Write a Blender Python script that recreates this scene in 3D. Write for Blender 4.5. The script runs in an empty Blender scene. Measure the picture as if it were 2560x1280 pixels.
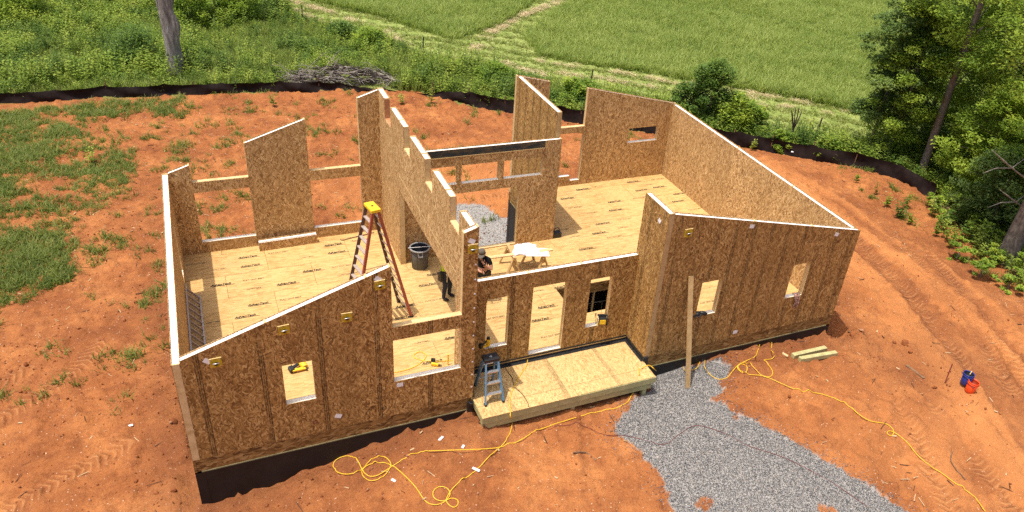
import bpy, bmesh, math, random
import numpy as np
from mathutils import Vector, Matrix, Euler
random.seed(7); RNG = np.random.default_rng(7)
R_ = math.radians
scene = bpy.context.scene
COL = scene.collection

# ------------------------------------------------------------------ camera
# solved from the house's own right angles (house axes: x along the front, y to the back, floor z = 0)
CAM = dict(c=(1.308, -13.9459, 13.3903), yaw=.4799, pitch=-.5495, roll=.104, f=1948.35, px=1408.14, py=643.25)
_cy, _sy = math.cos(CAM['yaw']), math.sin(CAM['yaw'])
_cp, _sp = math.cos(CAM['pitch']), math.sin(CAM['pitch'])
cF = np.array([_sy*_cp, _cy*_cp, _sp]); _R = np.array([_cy, -_sy, 0.]); _U = np.cross(_R, cF)
_cr, _sr = math.cos(CAM['roll']), math.sin(CAM['roll'])
cR = _cr*_R + _sr*_U; cU = -_sr*_R + _cr*_U; cC = np.array(CAM['c'])
cam_d = bpy.data.cameras.new('camera'); cam = bpy.data.objects.new('camera', cam_d); COL.objects.link(cam)
cam.matrix_world = Matrix(((cR[0], cU[0], -cF[0], cC[0]), (cR[1], cU[1], -cF[1], cC[1]), (cR[2], cU[2], -cF[2], cC[2]), (0, 0, 0, 1)))
cam_d.sensor_fit = 'HORIZONTAL'; cam_d.sensor_width = 36; cam_d.lens = CAM['f']*36/2560
cam_d.shift_x = -(CAM['px']-1280)/2560; cam_d.shift_y = (CAM['py']-640)/2560
cam_d.clip_start = .1; cam_d.clip_end = 2000
scene.camera = cam

# ------------------------------------------------------------------ sky, sun, exposure
SUN = Vector((.285, .035, -1)).normalized()          # the way the light travels (measured from the wall shadows)
wd = bpy.data.worlds.new('World'); scene.world = wd; wd.use_nodes = True
wn = wd.node_tree; bg = wn.nodes['Background']
sky = wn.nodes.new('ShaderNodeTexSky'); sky.sky_type = 'NISHITA'; sky.sun_disc = False
sky.sun_elevation = math.asin(-SUN.z); sky.sun_rotation = math.atan2(-SUN.x, -SUN.y)
sky.dust_density = 5.0; sky.air_density = .7; sky.ozone_density = .6
wn.links.new(sky.outputs[0], bg.inputs[0]); bg.inputs[1].default_value = .15
sun_d = bpy.data.lights.new('sun', 'SUN'); sun_d.energy = 3.5; sun_d.angle = R_(.53); sun_d.color = (1, .935, .84)
sun = bpy.data.objects.new('sun', sun_d); COL.objects.link(sun)
sun.rotation_euler = SUN.to_track_quat('-Z', 'Y').to_euler(); sun.location = (-8, 0, 30)
vs = scene.view_settings; vs.view_transform = 'Standard'; vs.look = 'None'; vs.exposure = 0.36; vs.gamma = 1; vs.use_curve_mapping = False
scene.cycles.use_denoising = False
scene.cycles.max_bounces = 6; scene.cycles.diffuse_bounces = 3; scene.cycles.transparent_max_bounces = 8

# ------------------------------------------------------------------ house numbers (metres)
T = .165                       # wall panel thickness
A, B, C = 6.438, 11.383, 18.149  # x: spine outer face, right wing left face, right wing right face
D, D2, E, DM = 8.974, 10.388, 1.032, 6.64   # y: left wing back, right wing back, porch wall front, rear door wall front
HL, HA, HE, HFL, HFR, HM = 2.70, 4.919, 2.735, 4.52, 3.01, 3.68
RIM = .369; DECK = -.10
def slopeL(x): return HL + (HA-HL)*x/A
def slopeR(x): return HFL + (HFR-HFL)*(x-B)/(C-B)

# ------------------------------------------------------------------ pixel -> place
def pix_dir(px, py): return cF + cR*((px-CAM['px'])/CAM['f']) - cU*((py-CAM['py'])/CAM['f'])
def ray(px, py, ax, val):
    d = pix_dir(px, py); i = 'xyz'.index(ax); return cC + d*((val-cC[i])/d[i])

# ------------------------------------------------------------------ terrain height
_cp_pts = np.array([
 (0,0,-1.36),(1.5,-.3,-1.2),(2.9,0,-1.0),(4.3,0,-.78),(5.6,0,-.56),(6.4,-.8,-.62),(9,-1.2,-.72),(11.4,-.8,-.66),(11.9,0,-.64),(14,0,-.62),(17,0,-.60),(18.2,-.4,-.72),
 (19.5,0,-.80),(18.6,5,-1.0),(18.6,10.8,-1.6),(14.5,11,-2.0),(11,11,-2.35),(9,8,-2.4),(6.8,9.5,-2.2),(3,9.6,-1.9),(-.5,9.4,-1.75),(-.5,4.5,-1.55),
 (-6,5,-1.8),(-5,-1,-1.55),(0,-4,-1.25),(6,-4,-1.05),(10,-5,-.95),(16,-6,-.9),(21,-4,-.85),(27,0,-1.1),(31,3,-1.7),(26,8,-1.5),
 (30.5,12.3,-2.0),(26.5,16,-2.1),(19.4,20.5,-2.1),(13.2,25.5,-2.0),(9.3,27,-1.9),(0,28,-2.1),(-8,28,-2.3),(-14,14,-2.2),(-14,0,-1.9),(-14,-12,-1.6),(6,-14,-1.2),(30,-12,-1.2),
 (45,0,-2.4),(48,18,-2.6),(8,40,-3.0),(-10,45,-3.4),(25,35,-2.7),(45,38,-2.2),(75,40,-1.8),(20,60,-2.6),(60,70,-.6),(-30,60,-3.4),(-40,20,-3.0),(-40,-40,-2.2),(60,-40,-2.0)], float)
def _tps(r2): return np.where(r2 > 1e-9, .5*r2*np.log(np.maximum(r2, 1e-9)), 0.)
_n = len(_cp_pts); _P = np.c_[np.ones(_n), _cp_pts[:, :2]]
_d2 = ((_cp_pts[:, None, :2]-_cp_pts[None, :, :2])**2).sum(-1)
_M = np.block([[_tps(_d2)+np.eye(_n)*.3, _P], [_P.T, np.zeros((3, 3))]])
_W = np.linalg.solve(_M, np.r_[_cp_pts[:, 2], 0, 0, 0])
def zbase(x, y):
    x = np.asarray(x, float); y = np.asarray(y, float); sh = np.broadcast(x, y).shape
    xf = np.clip(np.broadcast_to(x, sh).ravel(), -45, 80); yf = np.clip(np.broadcast_to(y, sh).ravel(), -45, 75)
    out = _W[-3] + _W[-2]*xf + _W[-1]*yf
    for i in range(_n): out = out + _W[i]*_tps((xf-_cp_pts[i, 0])**2 + (yf-_cp_pts[i, 1])**2)
    return out.reshape(sh)
def vnoise(x, y, seed=0):
    xi = np.floor(x).astype(np.int64); yi = np.floor(y).astype(np.int64); fx = x-xi; fy = y-yi
    fx = fx*fx*(3-2*fx); fy = fy*fy*(3-2*fy)
    def h(a, b):
        n = (a*374761393 + b*668265263 + seed*974711) & 0xffffffff
        n = ((n ^ (n >> 13))*1274126177) & 0xffffffff
        return ((n ^ (n >> 16)) & 0xffff)/65535.
    return (h(xi, yi)*(1-fx)+h(xi+1, yi)*fx)*(1-fy) + (h(xi, yi+1)*(1-fx)+h(xi+1, yi+1)*fx)*fy
def fbm(x, y, f, o=4, seed=0):
    s = 0; a = .5
    for k in range(o): s = s + a*vnoise(x*f+17.3*k, y*f-9.1*k, seed+k); a *= .5; f *= 2.03
    return s/(1-.5**o)
def in_poly(px, py, poly):
    px = np.asarray(px, float); py = np.asarray(py, float); ins = np.zeros(px.shape, bool); j = len(poly)-1
    for i in range(len(poly)):
        (xi, yi), (xj, yj) = poly[i], poly[j]
        c = ((yi > py) != (yj > py)) & (px < (xj-xi)*(py-yi)/((yj-yi) if yj != yi else 1e-9)+xi)
        ins ^= c; j = i
    return ins
def poly_dist(px, py, poly, closed=False):
    best = np.full(np.shape(px), 1e9); n = len(poly)
    for i in range(n if closed else n-1):
        ax, ay = poly[i][:2]; bx, by = poly[(i+1) % n][:2]; dx, dy = bx-ax, by-ay
        t = np.clip(((px-ax)*dx+(py-ay)*dy)/max(dx*dx+dy*dy, 1e-9), 0, 1)
        best = np.minimum(best, np.hypot(px-ax-t*dx, py-ay-t*dy))
    return best
def poly_sd(px, py, poly):          # signed distance to a polyline and the arc length there
    best = np.full(np.shape(px), 1e9); sd = np.zeros(np.shape(px)); sa = np.zeros(np.shape(px)); acc = 0.
    for i in range(len(poly)-1):
        ax, ay = poly[i]; bx, by = poly[i+1]; dx, dy = bx-ax, by-ay; L = math.hypot(dx, dy)
        t = np.clip(((px-ax)*dx+(py-ay)*dy)/(L*L), 0, 1); d = np.hypot(px-ax-t*dx, py-ay-t*dy); k = d < best
        best = np.where(k, d, best); sd = np.where(k, d*np.sign((px-ax)*dy-(py-ay)*dx), sd); sa = np.where(k, acc+t*L, sa); acc += L
    return sd, sa
def GB(px, py):                     # pixel -> smooth ground
    z = -1.
    for _ in range(12): p = ray(px, py, 'z', z); z = .5*z + .5*float(zbase(p[0], p[1]))
    p = ray(px, py, 'z', z); return (float(p[0]), float(p[1]))
FENCE_A = [GB(*p) for p in [(-260, 266), (-100, 262), (0, 258), (220, 250), (440, 241), (580, 233), (700, 226), (820, 229), (900, 229), (985, 227), (1020, 229)]]
FENCE_B = [GB(*p) for p in [(1040, 232), (1100, 243), (1190, 262), (1290, 287), (1450, 307), (1640, 333), (1850, 364), (1990, 390), (2120, 418), (2230, 444), (2285, 470), (2330, 494)]]
DIRT = [(-80, FENCE_A[0][1])] + FENCE_A + FENCE_B + [GB(*p) for p in [(2400, 560), (2470, 630), (2560, 700), (2700, 800)]] + [(60, -30), (60, -80), (-80, -80)]
GRAVEL_F = [GB(*p) for p in [(1632, 905), (1720, 895), (1830, 915), (1805, 985), (1770, 1000), (1870, 1040), (2000, 1110), (2130, 1195), (2280, 1285), (2420, 1390), (1800, 1420), (1690, 1270), (1650, 1180), (1605, 1125), (1530, 1080), (1555, 1040), (1600, 985), (1630, 960)]]
GRAVEL_B = [(6.0, 6.4), (11.6, 6.4)] + [GB(*p) for p in [(1290, 610), (1280, 545), (1245, 540), (1225, 520), (1195, 508), (1150, 505), (1120, 520)]] + [(6.4, 10)]
MOWN_LO = [(560, -60), (650, 0), (760, 52), (1000, 128), (1130, 168), (1290, 205), (1420, 238), (1700, 290), (1850, 322), (2130, 392), (2300, 430)]
TALL1 = [GB(*p) for p in [(770, 0), (960, 48), (1135, 102), (1250, 62), (1325, 12), (1345, 0), (1345, -220), (560, -220)]]
TALL2 = [GB(*p) for p in [(1440, 0), (1310, 90), (1345, 140), (1500, 168), (1800, 215), (2150, 285), (2600, 360), (2600, -220), (1500, -220)]]
MOWN = [GB(*p) for p in MOWN_LO] + [GB(*p) for p in [(2600, 420), (2600, -260), (500, -260)]]
FOOT = [(0, 0), (A, 0), (A, E), (B, E), (B, 0), (C, 0), (C, D2), (B, D2), (B, DM+T), (A, DM+T), (A, D), (0, D)]
TRACKS = [[GB(*p) for p in q] for q in ([(-160, 1130), (-20, 1065), (110, 985), (200, 920), (255, 860)], [(-120, 1010), (10, 955), (60, 930)], [(-80, 1330), (60, 1255), (200, 1175), (320, 1110)], [(2235, 1000), (2290, 1090), (2330, 1180), (2390, 1300)], [(2330, 1010), (2400, 1090), (2470, 1190), (2540, 1290)], [(2210, 560), (2330, 690), (2440, 830), (2540, 980)], [(2330, 640), (2430, 760), (2520, 880), (2600, 990)], [(1080, 420), (1180, 410), (1290, 400), (1420, 380)], [(1090, 470), (1190, 455), (1300, 440), (1440, 425)], [(760, 395), (830, 375), (890, 350)], [(1100, 520), (1190, 500), (1280, 480)], [(2060, 520), (2200, 650), (2300, 760), (2420, 910)])]
LANE = [GB(*p) for p in [(1900, 420), (2060, 520), (2230, 640), (2400, 800), (2560, 980), (2700, 1180)]]
def ground_z(x, y, fine=True):
    x = np.asarray(x, float); y = np.asarray(y, float)
    z = zbase(x, y) + (fbm(x, y, .35, 3, 5)-.5)*.30
    ins = in_poly(x, y, FOOT); dd = poly_dist(x, y, FOOT, True)
    near = np.exp(-(dd/.9)**2); z = z - .10*np.exp(-(dd/.30)**2)
    z = z + (fbm(x, y, 1.3, 3, 11)-.5)*(.10+.16*near)
    if fine:
        dirt = in_poly(x, y, DIRT)
        gr = in_poly(x, y, GRAVEL_F) | in_poly(x, y, GRAVEL_B)
        clod = np.maximum(fbm(x, y, 3.6, 3, 23)-.50, 0)*.50 + (fbm(x, y, 5.5, 2, 31)-.5)*.10
        z = z + np.where(gr, .01, np.where(dirt, clod*(.55+.35*near+.5*fbm(x, y, .25, 2, 41)), clod*.5))
        sd, sa = poly_sd(x, y, LANE); band = np.exp(-(np.abs(sd)/3.2)**4)      # haul lane: ruts run along it
        z = z + dirt*band*(fbm(sd*1.1, sa*.10, 1., 3, 47)-.5)*.46
        tr = np.exp(-(((x-10.5)/4.5)**2+((y-14.5)/3.6)**2)**2)     # crawled yard behind the house
        z = z + tr*np.sin((x*.25+y)*9+fbm(x, y, 1.5, 2, 9)*6)*np.sin(x*3+y*1.1)*.035
        hole = np.exp(-(((x-18.75)/.5)**2+((y-.15)/.42)**2)**2)
        z = z - hole*.45
    z = np.where(ins & (dd > .18), -2.85, z)
    return z
def G(px, py):
    z = -1.
    for _ in range(14): p = ray(px, py, 'z', z); z = .5*z + .5*float(ground_z(p[0], p[1]))
    p = ray(px, py, 'z', z); return Vector((float(p[0]), float(p[1]), float(ground_z(p[0], p[1]))))

# ------------------------------------------------------------------ material helpers
class NT:
    def __init__(s, name):
        s.m = bpy.data.materials.new(name); s.m.use_nodes = True; s.t = s.m.node_tree; s.b = s.t.nodes['Principled BSDF']
    def n(s, typ, **kw):
        nd = s.t.nodes.new('ShaderNode'+typ)
        for k, v in kw.items(): setattr(nd, k, v)
        return nd
    def l(s, a, b): s.t.links.new(a, b)
    def val(s, sock, v):
        if hasattr(v, 'default_value') or hasattr(v, 'is_linked'): s.l(v, sock)
        else: sock.default_value = v
    def math(s, op, a, b=0., c=None):
        nd = s.n('Math', operation=op); s.val(nd.inputs[0], a); s.val(nd.inputs[1], b)
        if c is not None: s.val(nd.inputs[2], c)
        return nd.outputs[0]
    def ramp(s, fac, stops, interp='LINEAR'):
        nd = s.n('ValToRGB'); nd.color_ramp.interpolation = interp; e = nd.color_ramp.elements
        while len(e) < len(stops): e.new(.5)
        for i, (p, c) in enumerate(stops): e[i].position = p; e[i].color = (*c, 1) if len(c) == 3 else c
        s.val(nd.inputs[0], fac); return nd.outputs[0]
    def noise(s, vec, scale, detail=3, rough=.55, dim='3D', dist=0.):
        nd = s.n('TexNoise', noise_dimensions=dim); s.val(nd.inputs['Vector'], vec)
        nd.inputs['Scale'].default_value = scale; nd.inputs['Detail'].default_value = detail; nd.inputs['Roughness'].default_value = rough; nd.inputs['Distortion'].default_value = dist
        return nd.outputs[0]
    def voro(s, vec, scale=1., feature='F1', out='Color', dim='2D', rnd=1.):
        nd = s.n('TexVoronoi', voronoi_dimensions=dim, feature=feature); s.val(nd.inputs['Vector'], vec); nd.inputs['Scale'].default_value = scale; nd.inputs['Randomness'].default_value = rnd
        return nd.outputs[out]
    def mapping(s, vec, loc=(0, 0, 0), rot=(0, 0, 0), sc=(1, 1, 1)):
        nd = s.n('Mapping'); s.l(vec, nd.inputs[0]); s.val(nd.inputs[1], loc); nd.inputs[2].default_value = rot; nd.inputs[3].default_value = sc
        return nd.outputs[0]
    def mix(s, f, a, b, blend='MIX'):
        nd = s.n('Mix', data_type='RGBA', blend_type=blend); s.val(nd.inputs[0], f)
        s.val(nd.inputs[6], a if not isinstance(a, tuple) else (*a, 1)); s.val(nd.inputs[7], b if not isinstance(b, tuple) else (*b, 1)); return nd.outputs[2]
    def attr(s, name): return s.n('Attribute', attribute_name=name).outputs['Fac']
    def bump(s, h, strength=.3, dist=.02):
        nd = s.n('Bump'); nd.inputs['Strength'].default_value = strength; nd.inputs['Distance'].default_value = dist; s.l(h, nd.inputs['Height']); s.l(nd.outputs[0], s.b.inputs['Normal'])
    def fin(s, col=None, rough=.8, spec=.3, metal=0.):
        if col is not None: s.val(s.b.inputs['Base Color'], (*col, 1) if isinstance(col, tuple) else col)
        s.val(s.b.inputs['Roughness'], rough); s.b.inputs['Specular IOR Level'].default_value = spec; s.b.inputs['Metallic'].default_value = metal
        return s.m
    def uv(s): return s.n('TexCoord').outputs['UV']
    def objc(s): return s.n('TexCoord').outputs['Object']
    def rnd(s): return s.n('ObjectInfo').outputs['Random']
    def geo(s): return s.n('NewGeometry').outputs['Position']

def plain(name, col, rough=.6, spec=.4, metal=0., var=.12, scale=9., bump=0.):
    m = NT(name); o = m.objc(); f = m.noise(o, scale, 4)
    hi = tuple(min(1, c*(1+var)) for c in col); lo = tuple(c*(1-var) for c in col)
    c = m.ramp(f, [(.25, lo), (.75, hi)])
    if bump: m.bump(m.noise(o, scale*6, 3), bump, .01)
    return m.fin(c, rough, spec, metal)

def osb(name, tones, stripe=None, soff=0., sdark=(.03, .018, .008), sstr=.75, flake=.60, wear=.42, aniso=1., lw=1., bs=.30):
    m = NT(name); uv = m.uv(); sh = m.n('CombineXYZ'); r = m.math('MULTIPLY', m.rnd(), 37.)
    m.l(r, sh.inputs[0]); m.l(r, sh.inputs[1])
    ad = m.n('VectorMath', operation='ADD'); m.l(uv, ad.inputs[0]); m.l(sh.outputs[0], ad.inputs[1])
    nz = m.n('TexNoise', noise_dimensions='2D'); m.l(ad.outputs[0], nz.inputs['Vector']); nz.inputs['Scale'].default_value = 3.
    dv = m.n('VectorMath', operation='MULTIPLY_ADD'); m.l(nz.outputs['Color'], dv.inputs[0]); dv.inputs[1].default_value = (.22, .22, 0); m.l(ad.outputs[0], dv.inputs[2])
    cur = None
    for i, (ang, sx, sy, th) in enumerate([(12, 5.5, 24, 0), (78, 6, 25, .5), (-38, 6.5, 27, .55), (52, 5.6, 22, .62), (100, 7, 30, .62)]):
        mp = m.n('Mapping', vector_type='TEXTURE'); m.l(dv.outputs[0], mp.inputs[0])
        mp.inputs[2].default_value = (0, 0, R_(ang*aniso)); mp.inputs[3].default_value = (flake/sx, flake/sy, 1); mp.inputs[1].default_value = (i*3.1, i*1.7, 0)
        c = m.voro(mp.outputs[0]); sp = m.n('SeparateColor'); m.l(c, sp.inputs[0])
        if cur is None: cur = sp.outputs[0]
        else:
            g = m.math('GREATER_THAN', sp.outputs[1], th)
            mx = m.n('Mix', data_type='FLOAT'); m.l(g, mx.inputs[0]); m.l(cur, mx.inputs[2]); m.l(sp.outputs[0], mx.inputs[3]); cur = mx.outputs[0]
    col = m.ramp(cur, [(i/(len(tones)-1), t) for i, t in enumerate(tones)])
    big = m.noise(ad.outputs[0], 1.1, 3, .6, '2D'); col = m.mix(m.math('MULTIPLY', m.math('SUBTRACT', big, .35), wear), col, tuple(t*.55 for t in tones[1]))
    su = m.n('SeparateXYZ'); m.l(uv, su.inputs[0]); wn_ = m.n('TexWhiteNoise', noise_dimensions='1D'); m.l(m.math('ADD', m.math('FLOOR', m.math('DIVIDE', su.outputs[0], 1.22)), r), wn_.inputs['W'])
    col = m.mix(m.math('MULTIPLY', wn_.outputs[0], .28), col, tuple(t*.62 for t in tones[2]))
    if stripe:
        sx = m.n('SeparateXYZ'); m.l(uv, sx.inputs[0]); u = sx.outputs[0]; v = sx.outputs[1]
        fr = m.math('FRACT', m.math('ADD', m.math('DIVIDE', u, stripe), soff))
        tot = None
        for off, w in ((.0, .011), (.045, .009), (.085, .011)):
            dd = m.math('ABSOLUTE', m.math('SUBTRACT', m.math('MULTIPLY', fr, stripe), .2+off))
            s = m.math('LESS_THAN', dd, w*lw); tot = s if tot is None else m.math('MAXIMUM', tot, s)
        cv = m.n('CombineXYZ'); m.l(m.math('MULTIPLY', u, 30.), cv.inputs[0]); m.l(m.math('MULTIPLY', v, 7.), cv.inputs[1])
        brk = m.math('GREATER_THAN', m.noise(cv.outputs[0], 1.6, 2, .6, '2D'), .44)
        lng = m.math('GREATER_THAN', m.noise(cv.outputs[0], .12, 1, .5, '2D'), .40)
        bnd = m.math('LESS_THAN', m.math('ABSOLUTE', m.math('SUBTRACT', m.math('MULTIPLY', fr, stripe), .243)), .062)
        col = m.mix(m.math('MULTIPLY', bnd, bs), col, tuple(t*.45 for t in tones[1]))
        col = m.mix(m.math('MULTIPLY', m.math('MULTIPLY', tot, m.math('MULTIPLY', brk, lng)), sstr), col, sdark)
    m.bump(cur, .35, .006)
    return m.fin(col, .75, .25)

OSB_T = [(.125, .056, .015), (.265, .133, .036), (.385, .211, .062), (.51, .30, .098), (.71, .47, .19)]
MT = {}
MT['osb_out'] = osb('osb_exterior', OSB_T, 1.22, .82, sstr=.8)
MT['osb_out2'] = osb('osb_exterior_close_lines', OSB_T, .61, .1, sstr=.6, lw=1.3, bs=.16)
MT['osb_in'] = osb('osb_interior', [(.19, .098, .036), (.36, .205, .078), (.50, .305, .125), (.63, .41, .185), (.82, .58, .30)], wear=.2)
MT['osb_rim'] = osb('osb_rim_board', [tuple(c*.75 for c in t) for t in OSB_T], flake=1.0, aniso=.12)
MT['deck'] = osb('deck_sheet', [(.38, .22, .080), (.52, .335, .128), (.60, .405, .165), (.65, .45, .195), (.72, .52, .24)], 1.5, .3, (.16, .12, .06), .5, wear=.15)
def floor_mat():
    m = NT('subfloor_sheet'); uv = m.uv(); r = m.math('MULTIPLY', m.rnd(), 29.); sh = m.n('CombineXYZ'); m.l(r, sh.inputs[0]); m.l(r, sh.inputs[1])
    ad = m.n('VectorMath', operation='ADD'); m.l(uv, ad.inputs[0]); m.l(sh.outputs[0], ad.inputs[1]); w = ad.outputs[0]
    a = m.voro(m.mapping(w, sc=(6, 24, 1), rot=(0, 0, .06)), 1.); sp = m.n('SeparateColor'); m.l(a, sp.inputs[0])
    b = m.noise(m.mapping(w, sc=(5, 16, 1)), 1., 4, .6, '2D'); c = m.noise(w, .8, 3, .6, '2D')
    v = m.math('ADD', m.math('MULTIPLY', sp.outputs[0], .35), m.math('ADD', m.math('MULTIPLY', b, .45), m.math('MULTIPLY', c, .4)))
    col = m.ramp(v, [(.28, (.36, .205, .070)), (.5, (.51, .322, .118)), (.72, (.60, .40, .163))])
    fl = m.math('GREATER_THAN', m.noise(m.mapping(w, sc=(9, 30, 1)), 1., 2, .5, '2D'), .70)
    col = m.mix(m.math('MULTIPLY', fl, .55), col, (.30, .16, .055))
    sx = m.n('SeparateXYZ'); m.l(uv, sx.inputs[0]); y = sx.outputs[1]
    fr = m.math('ABSOLUTE', m.math('SUBTRACT', m.math('FRACT', m.math('DIVIDE', m.math('ADD', y, .1), .305)), .5))
    ln = m.math('LESS_THAN', fr, .022)
    cv = m.n('CombineXYZ'); m.l(m.math('MULTIPLY', sx.outputs[0], 14.), cv.inputs[0]); m.l(m.math('MULTIPLY', y, 3.), cv.inputs[1])
    dash = m.math('GREATER_THAN', m.noise(cv.outputs[0], 1.3, 1, .5, '2D'), .52)
    col = m.mix(m.math('MULTIPLY', m.math('MULTIPLY', ln, dash), .5), col, (.12, .09, .05))
    sm = m.noise(m.geo(), .7, 4, .65); col = m.mix(m.math('MULTIPLY', m.math('MAXIMUM', m.math('SUBTRACT', sm, .50), 0.), 1.5), col, (.44, .24, .10))
    m.bump(v, .12, .004); return m.fin(col, .62, .3)
MT['floor'] = floor_mat()
def wood(name, dark, light, knots=True, rough=.7):
    m = NT(name); o = m.objc(); mp = m.mapping(o, sc=(1.2, 1.2, 1.2), loc=(0, 0, 0)); rr = m.math('MULTIPLY', m.rnd(), 20.)
    sh = m.n('CombineXYZ'); [m.l(rr, sh.inputs[k]) for k in range(3)]
    ad = m.n('VectorMath', operation='ADD'); m.l(mp, ad.inputs[0]); m.l(sh.outputs[0], ad.inputs[1])
    f = m.noise(ad.outputs[0], 2.4, 5, .6, dist=1.4); g = m.noise(ad.outputs[0], 22, 2, .5)
    c = m.ramp(m.math('ADD', m.math('MULTIPLY', f, .75), m.math('MULTIPLY', g, .25)), [(.32, dark), (.62, light)])
    if knots:
        k = m.voro(ad.outputs[0], 3.2, 'F1', 'Distance', '3D'); c = m.mix(m.math('MULTIPLY', m.math('LESS_THAN', k, .07), .6), c, tuple(x*.35 for x in dark))
    m.bump(g, .15, .003); return m.fin(c, rough, .3)
MT['lumber'] = wood('pale_lumber', (.50, .34, .145), (.70, .52, .27))
MT['lumber_dull'] = wood('dull_lumber', (.38, .24, .095), (.55, .38, .18))
MT['lumber_red_lit'] = wood('reddish_lit_wood', (.36, .14, .055), (.55, .26, .12))  # wood with the reddish through-light of the last notch put into its colour
MT['treated'] = wood('treated_lumber', (.33, .31, .14), (.50, .46, .22))
MT['sill_pale'] = wood('pale_sill_wood', (.66, .60, .48), (.82, .78, .68))
MT['foam'] = plain('white_foam', (.86, .86, .85), .85, .2, var=.04, scale=3)
MT['black_wall'] = plain('black_damp_proofing', (.012, .011, .011), .55, .4, var=.5, scale=2.2, bump=.3)
MT['flash'] = plain('black_flashing', (.02, .02, .021), .4, .5, var=.5, scale=12, bump=.5)
MT['ink'] = plain('black_ink', (.030, .027, .022), .8, .1)
MT['ink_soft'] = plain('faded_ink', (.16, .12, .065), .8, .1, var=.25)
MT['slab'] = plain('basement_concrete', (.16, .15, .14), .9, .1)

# ------------------------------------------------------------------ mesh helpers
class MB:
    def __init__(s): s.v = []; s.f = []; s.m = []
    def quad(s, *p, mi=0):
        b = len(s.v); s.v += [tuple(q) for q in p]; s.f.append(tuple(range(b, b+len(p)))); s.m.append(mi); return s
    def box(s, x0, x1, y0, y1, z0, z1, M=None, mi=0):
        p = [(x, y, z) for z in (z0, z1) for y in (y0, y1) for x in (x0, x1)]
        if M is not None: p = [tuple(M @ Vector(q)) for q in p]
        b = len(s.v); s.v += p
        for f in ((0, 2, 3, 1), (4, 5, 7, 6), (0, 1, 5, 4), (1, 3, 7, 5), (3, 2, 6, 7), (2, 0, 4, 6)): s.f.append(tuple(b+i for i in f)); s.m.append(mi)
        return s
    def bar(s, p, q, w, h, up=(0, 0, 1), mi=0):          # a straight timber from p to q
        p, q = Vector(p), Vector(q); d = q-p; L = d.length; x = d.normalized(); u = Vector(up)
        if abs(x.dot(u)) > .98: u = Vector((0, 1, 0))
        y = u.cross(x).normalized(); z = x.cross(y)
        M = Matrix(((x.x, y.x, z.x, p.x), (x.y, y.y, z.y, p.y), (x.z, y.z, z.z, p.z), (0, 0, 0, 1)))
        return s.box(0, L, -w/2, w/2, -h/2, h/2, M, mi)
    def tube(s, pts, rad, n=8, cap=True, mi=0):
        pts = [Vector(p) for p in pts]; N = len(pts); b = len(s.v); prev = None
        if not hasattr(rad, '__len__'): rad = [rad]*N
        for i, p in enumerate(pts):
            t = (pts[min(i+1, N-1)]-pts[max(i-1, 0)]).normalized()
            if prev is None: prev = t.cross(Vector((0, 0, 1)) if abs(t.z) < .9 else Vector((1, 0, 0))).normalized()
            u = (prev - t*prev.dot(t)).normalized(); prev = u; w = t.cross(u)
            for k in range(n):
                a = 2*math.pi*k/n; s.v.append(tuple(p+(u*math.cos(a)+w*math.sin(a))*rad[i]))
        for i in range(N-1):
            for k in range(n):
                s.f.append((b+i*n+k, b+i*n+(k+1) % n, b+(i+1)*n+(k+1) % n, b+(i+1)*n+k)); s.m.append(mi)
        if cap:
            s.f.append(tuple(b+k for k in reversed(range(n)))); s.f.append(tuple(b+(N-1)*n+k for k in range(n))); s.m += [mi, mi]
        return s
    def lathe(s, prof, c=(0, 0, 0), n=28, mi=0, close=True):
        b = len(s.v)
        for r, z in prof:
            for k in range(n): a = 2*math.pi*k/n; s.v.append((c[0]+r*math.cos(a), c[1]+r*math.sin(a), c[2]+z))
        for i in range(len(prof)-1):
            for k in range(n): s.f.append((b+i*n+k, b+i*n+(k+1) % n, b+(i+1)*n+(k+1) % n, b+(i+1)*n+k)); s.m.append(mi)
        if close: s.f.append(tuple(b+k for k in reversed(range(n)))); s.m.append(mi)
        return s
    def mesh(s, name, mats, smooth=False, bevel=0.):
        me = bpy.data.meshes.new(name); me.from_pydata(s.v, [], s.f)
        for mt in (mats if isinstance(mats, (list, tuple)) else [mats]): me.materials.append(MT[mt] if isinstance(mt, str) else mt)
        me.polygons.foreach_set('material_index', s.m)
        bm = bmesh.new(); bm.from_mesh(me)
        bmesh.ops.recalc_face_normals(bm, faces=bm.faces)
        if bevel:
            bmesh.ops.remove_doubles(bm, verts=bm.verts, dist=1e-5)
            es = [e for e in bm.edges if len(e.link_faces) == 2 and e.calc_face_angle(0) > .6]
            bmesh.ops.bevel(bm, geom=es, offset=bevel, segments=2, affect='EDGES', profile=.6)
        uvl = bm.loops.layers.uv.new('UVMap')
        for f in bm.faces:
            n = f.normal; ax = max(range(3), key=lambda i: abs(n[i]))
            for lp in f.loops:
                c = lp.vert.co; lp[uvl].uv = ((c.y, c.z), (c.x, c.z), (c.x, c.y))[ax]
            f.smooth = smooth
        bm.to_mesh(me); bm.free(); return me
def place(name, me, parent=None, loc=(0, 0, 0), rot=None):
    o = bpy.data.objects.new(name, me); COL.objects.link(o); o.location = loc
    if rot is not None: o.rotation_euler = rot
    if parent is not None: o.parent = parent
    return o
def obj(name, mb, mats, parent=None, loc=(0, 0, 0), rot=None, smooth=False, bevel=0.):
    return place(name, mb.mesh(name, mats, smooth, bevel), parent, loc, rot)
def tag(o, label, cat=None, group=None, kind=None):
    o['label'] = label
    if cat: o['category'] = cat
    if group: o['group'] = group
    if kind: o['kind'] = kind
    return o
def thing(name, label, cat, loc=(0, 0, 0), rot=(0, 0, 0), group=None):
    o = bpy.data.objects.new(name, None); COL.objects.link(o); o.location = loc; o.rotation_euler = rot; o.empty_display_size = .2
    return tag(o, label, cat, group)
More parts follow.
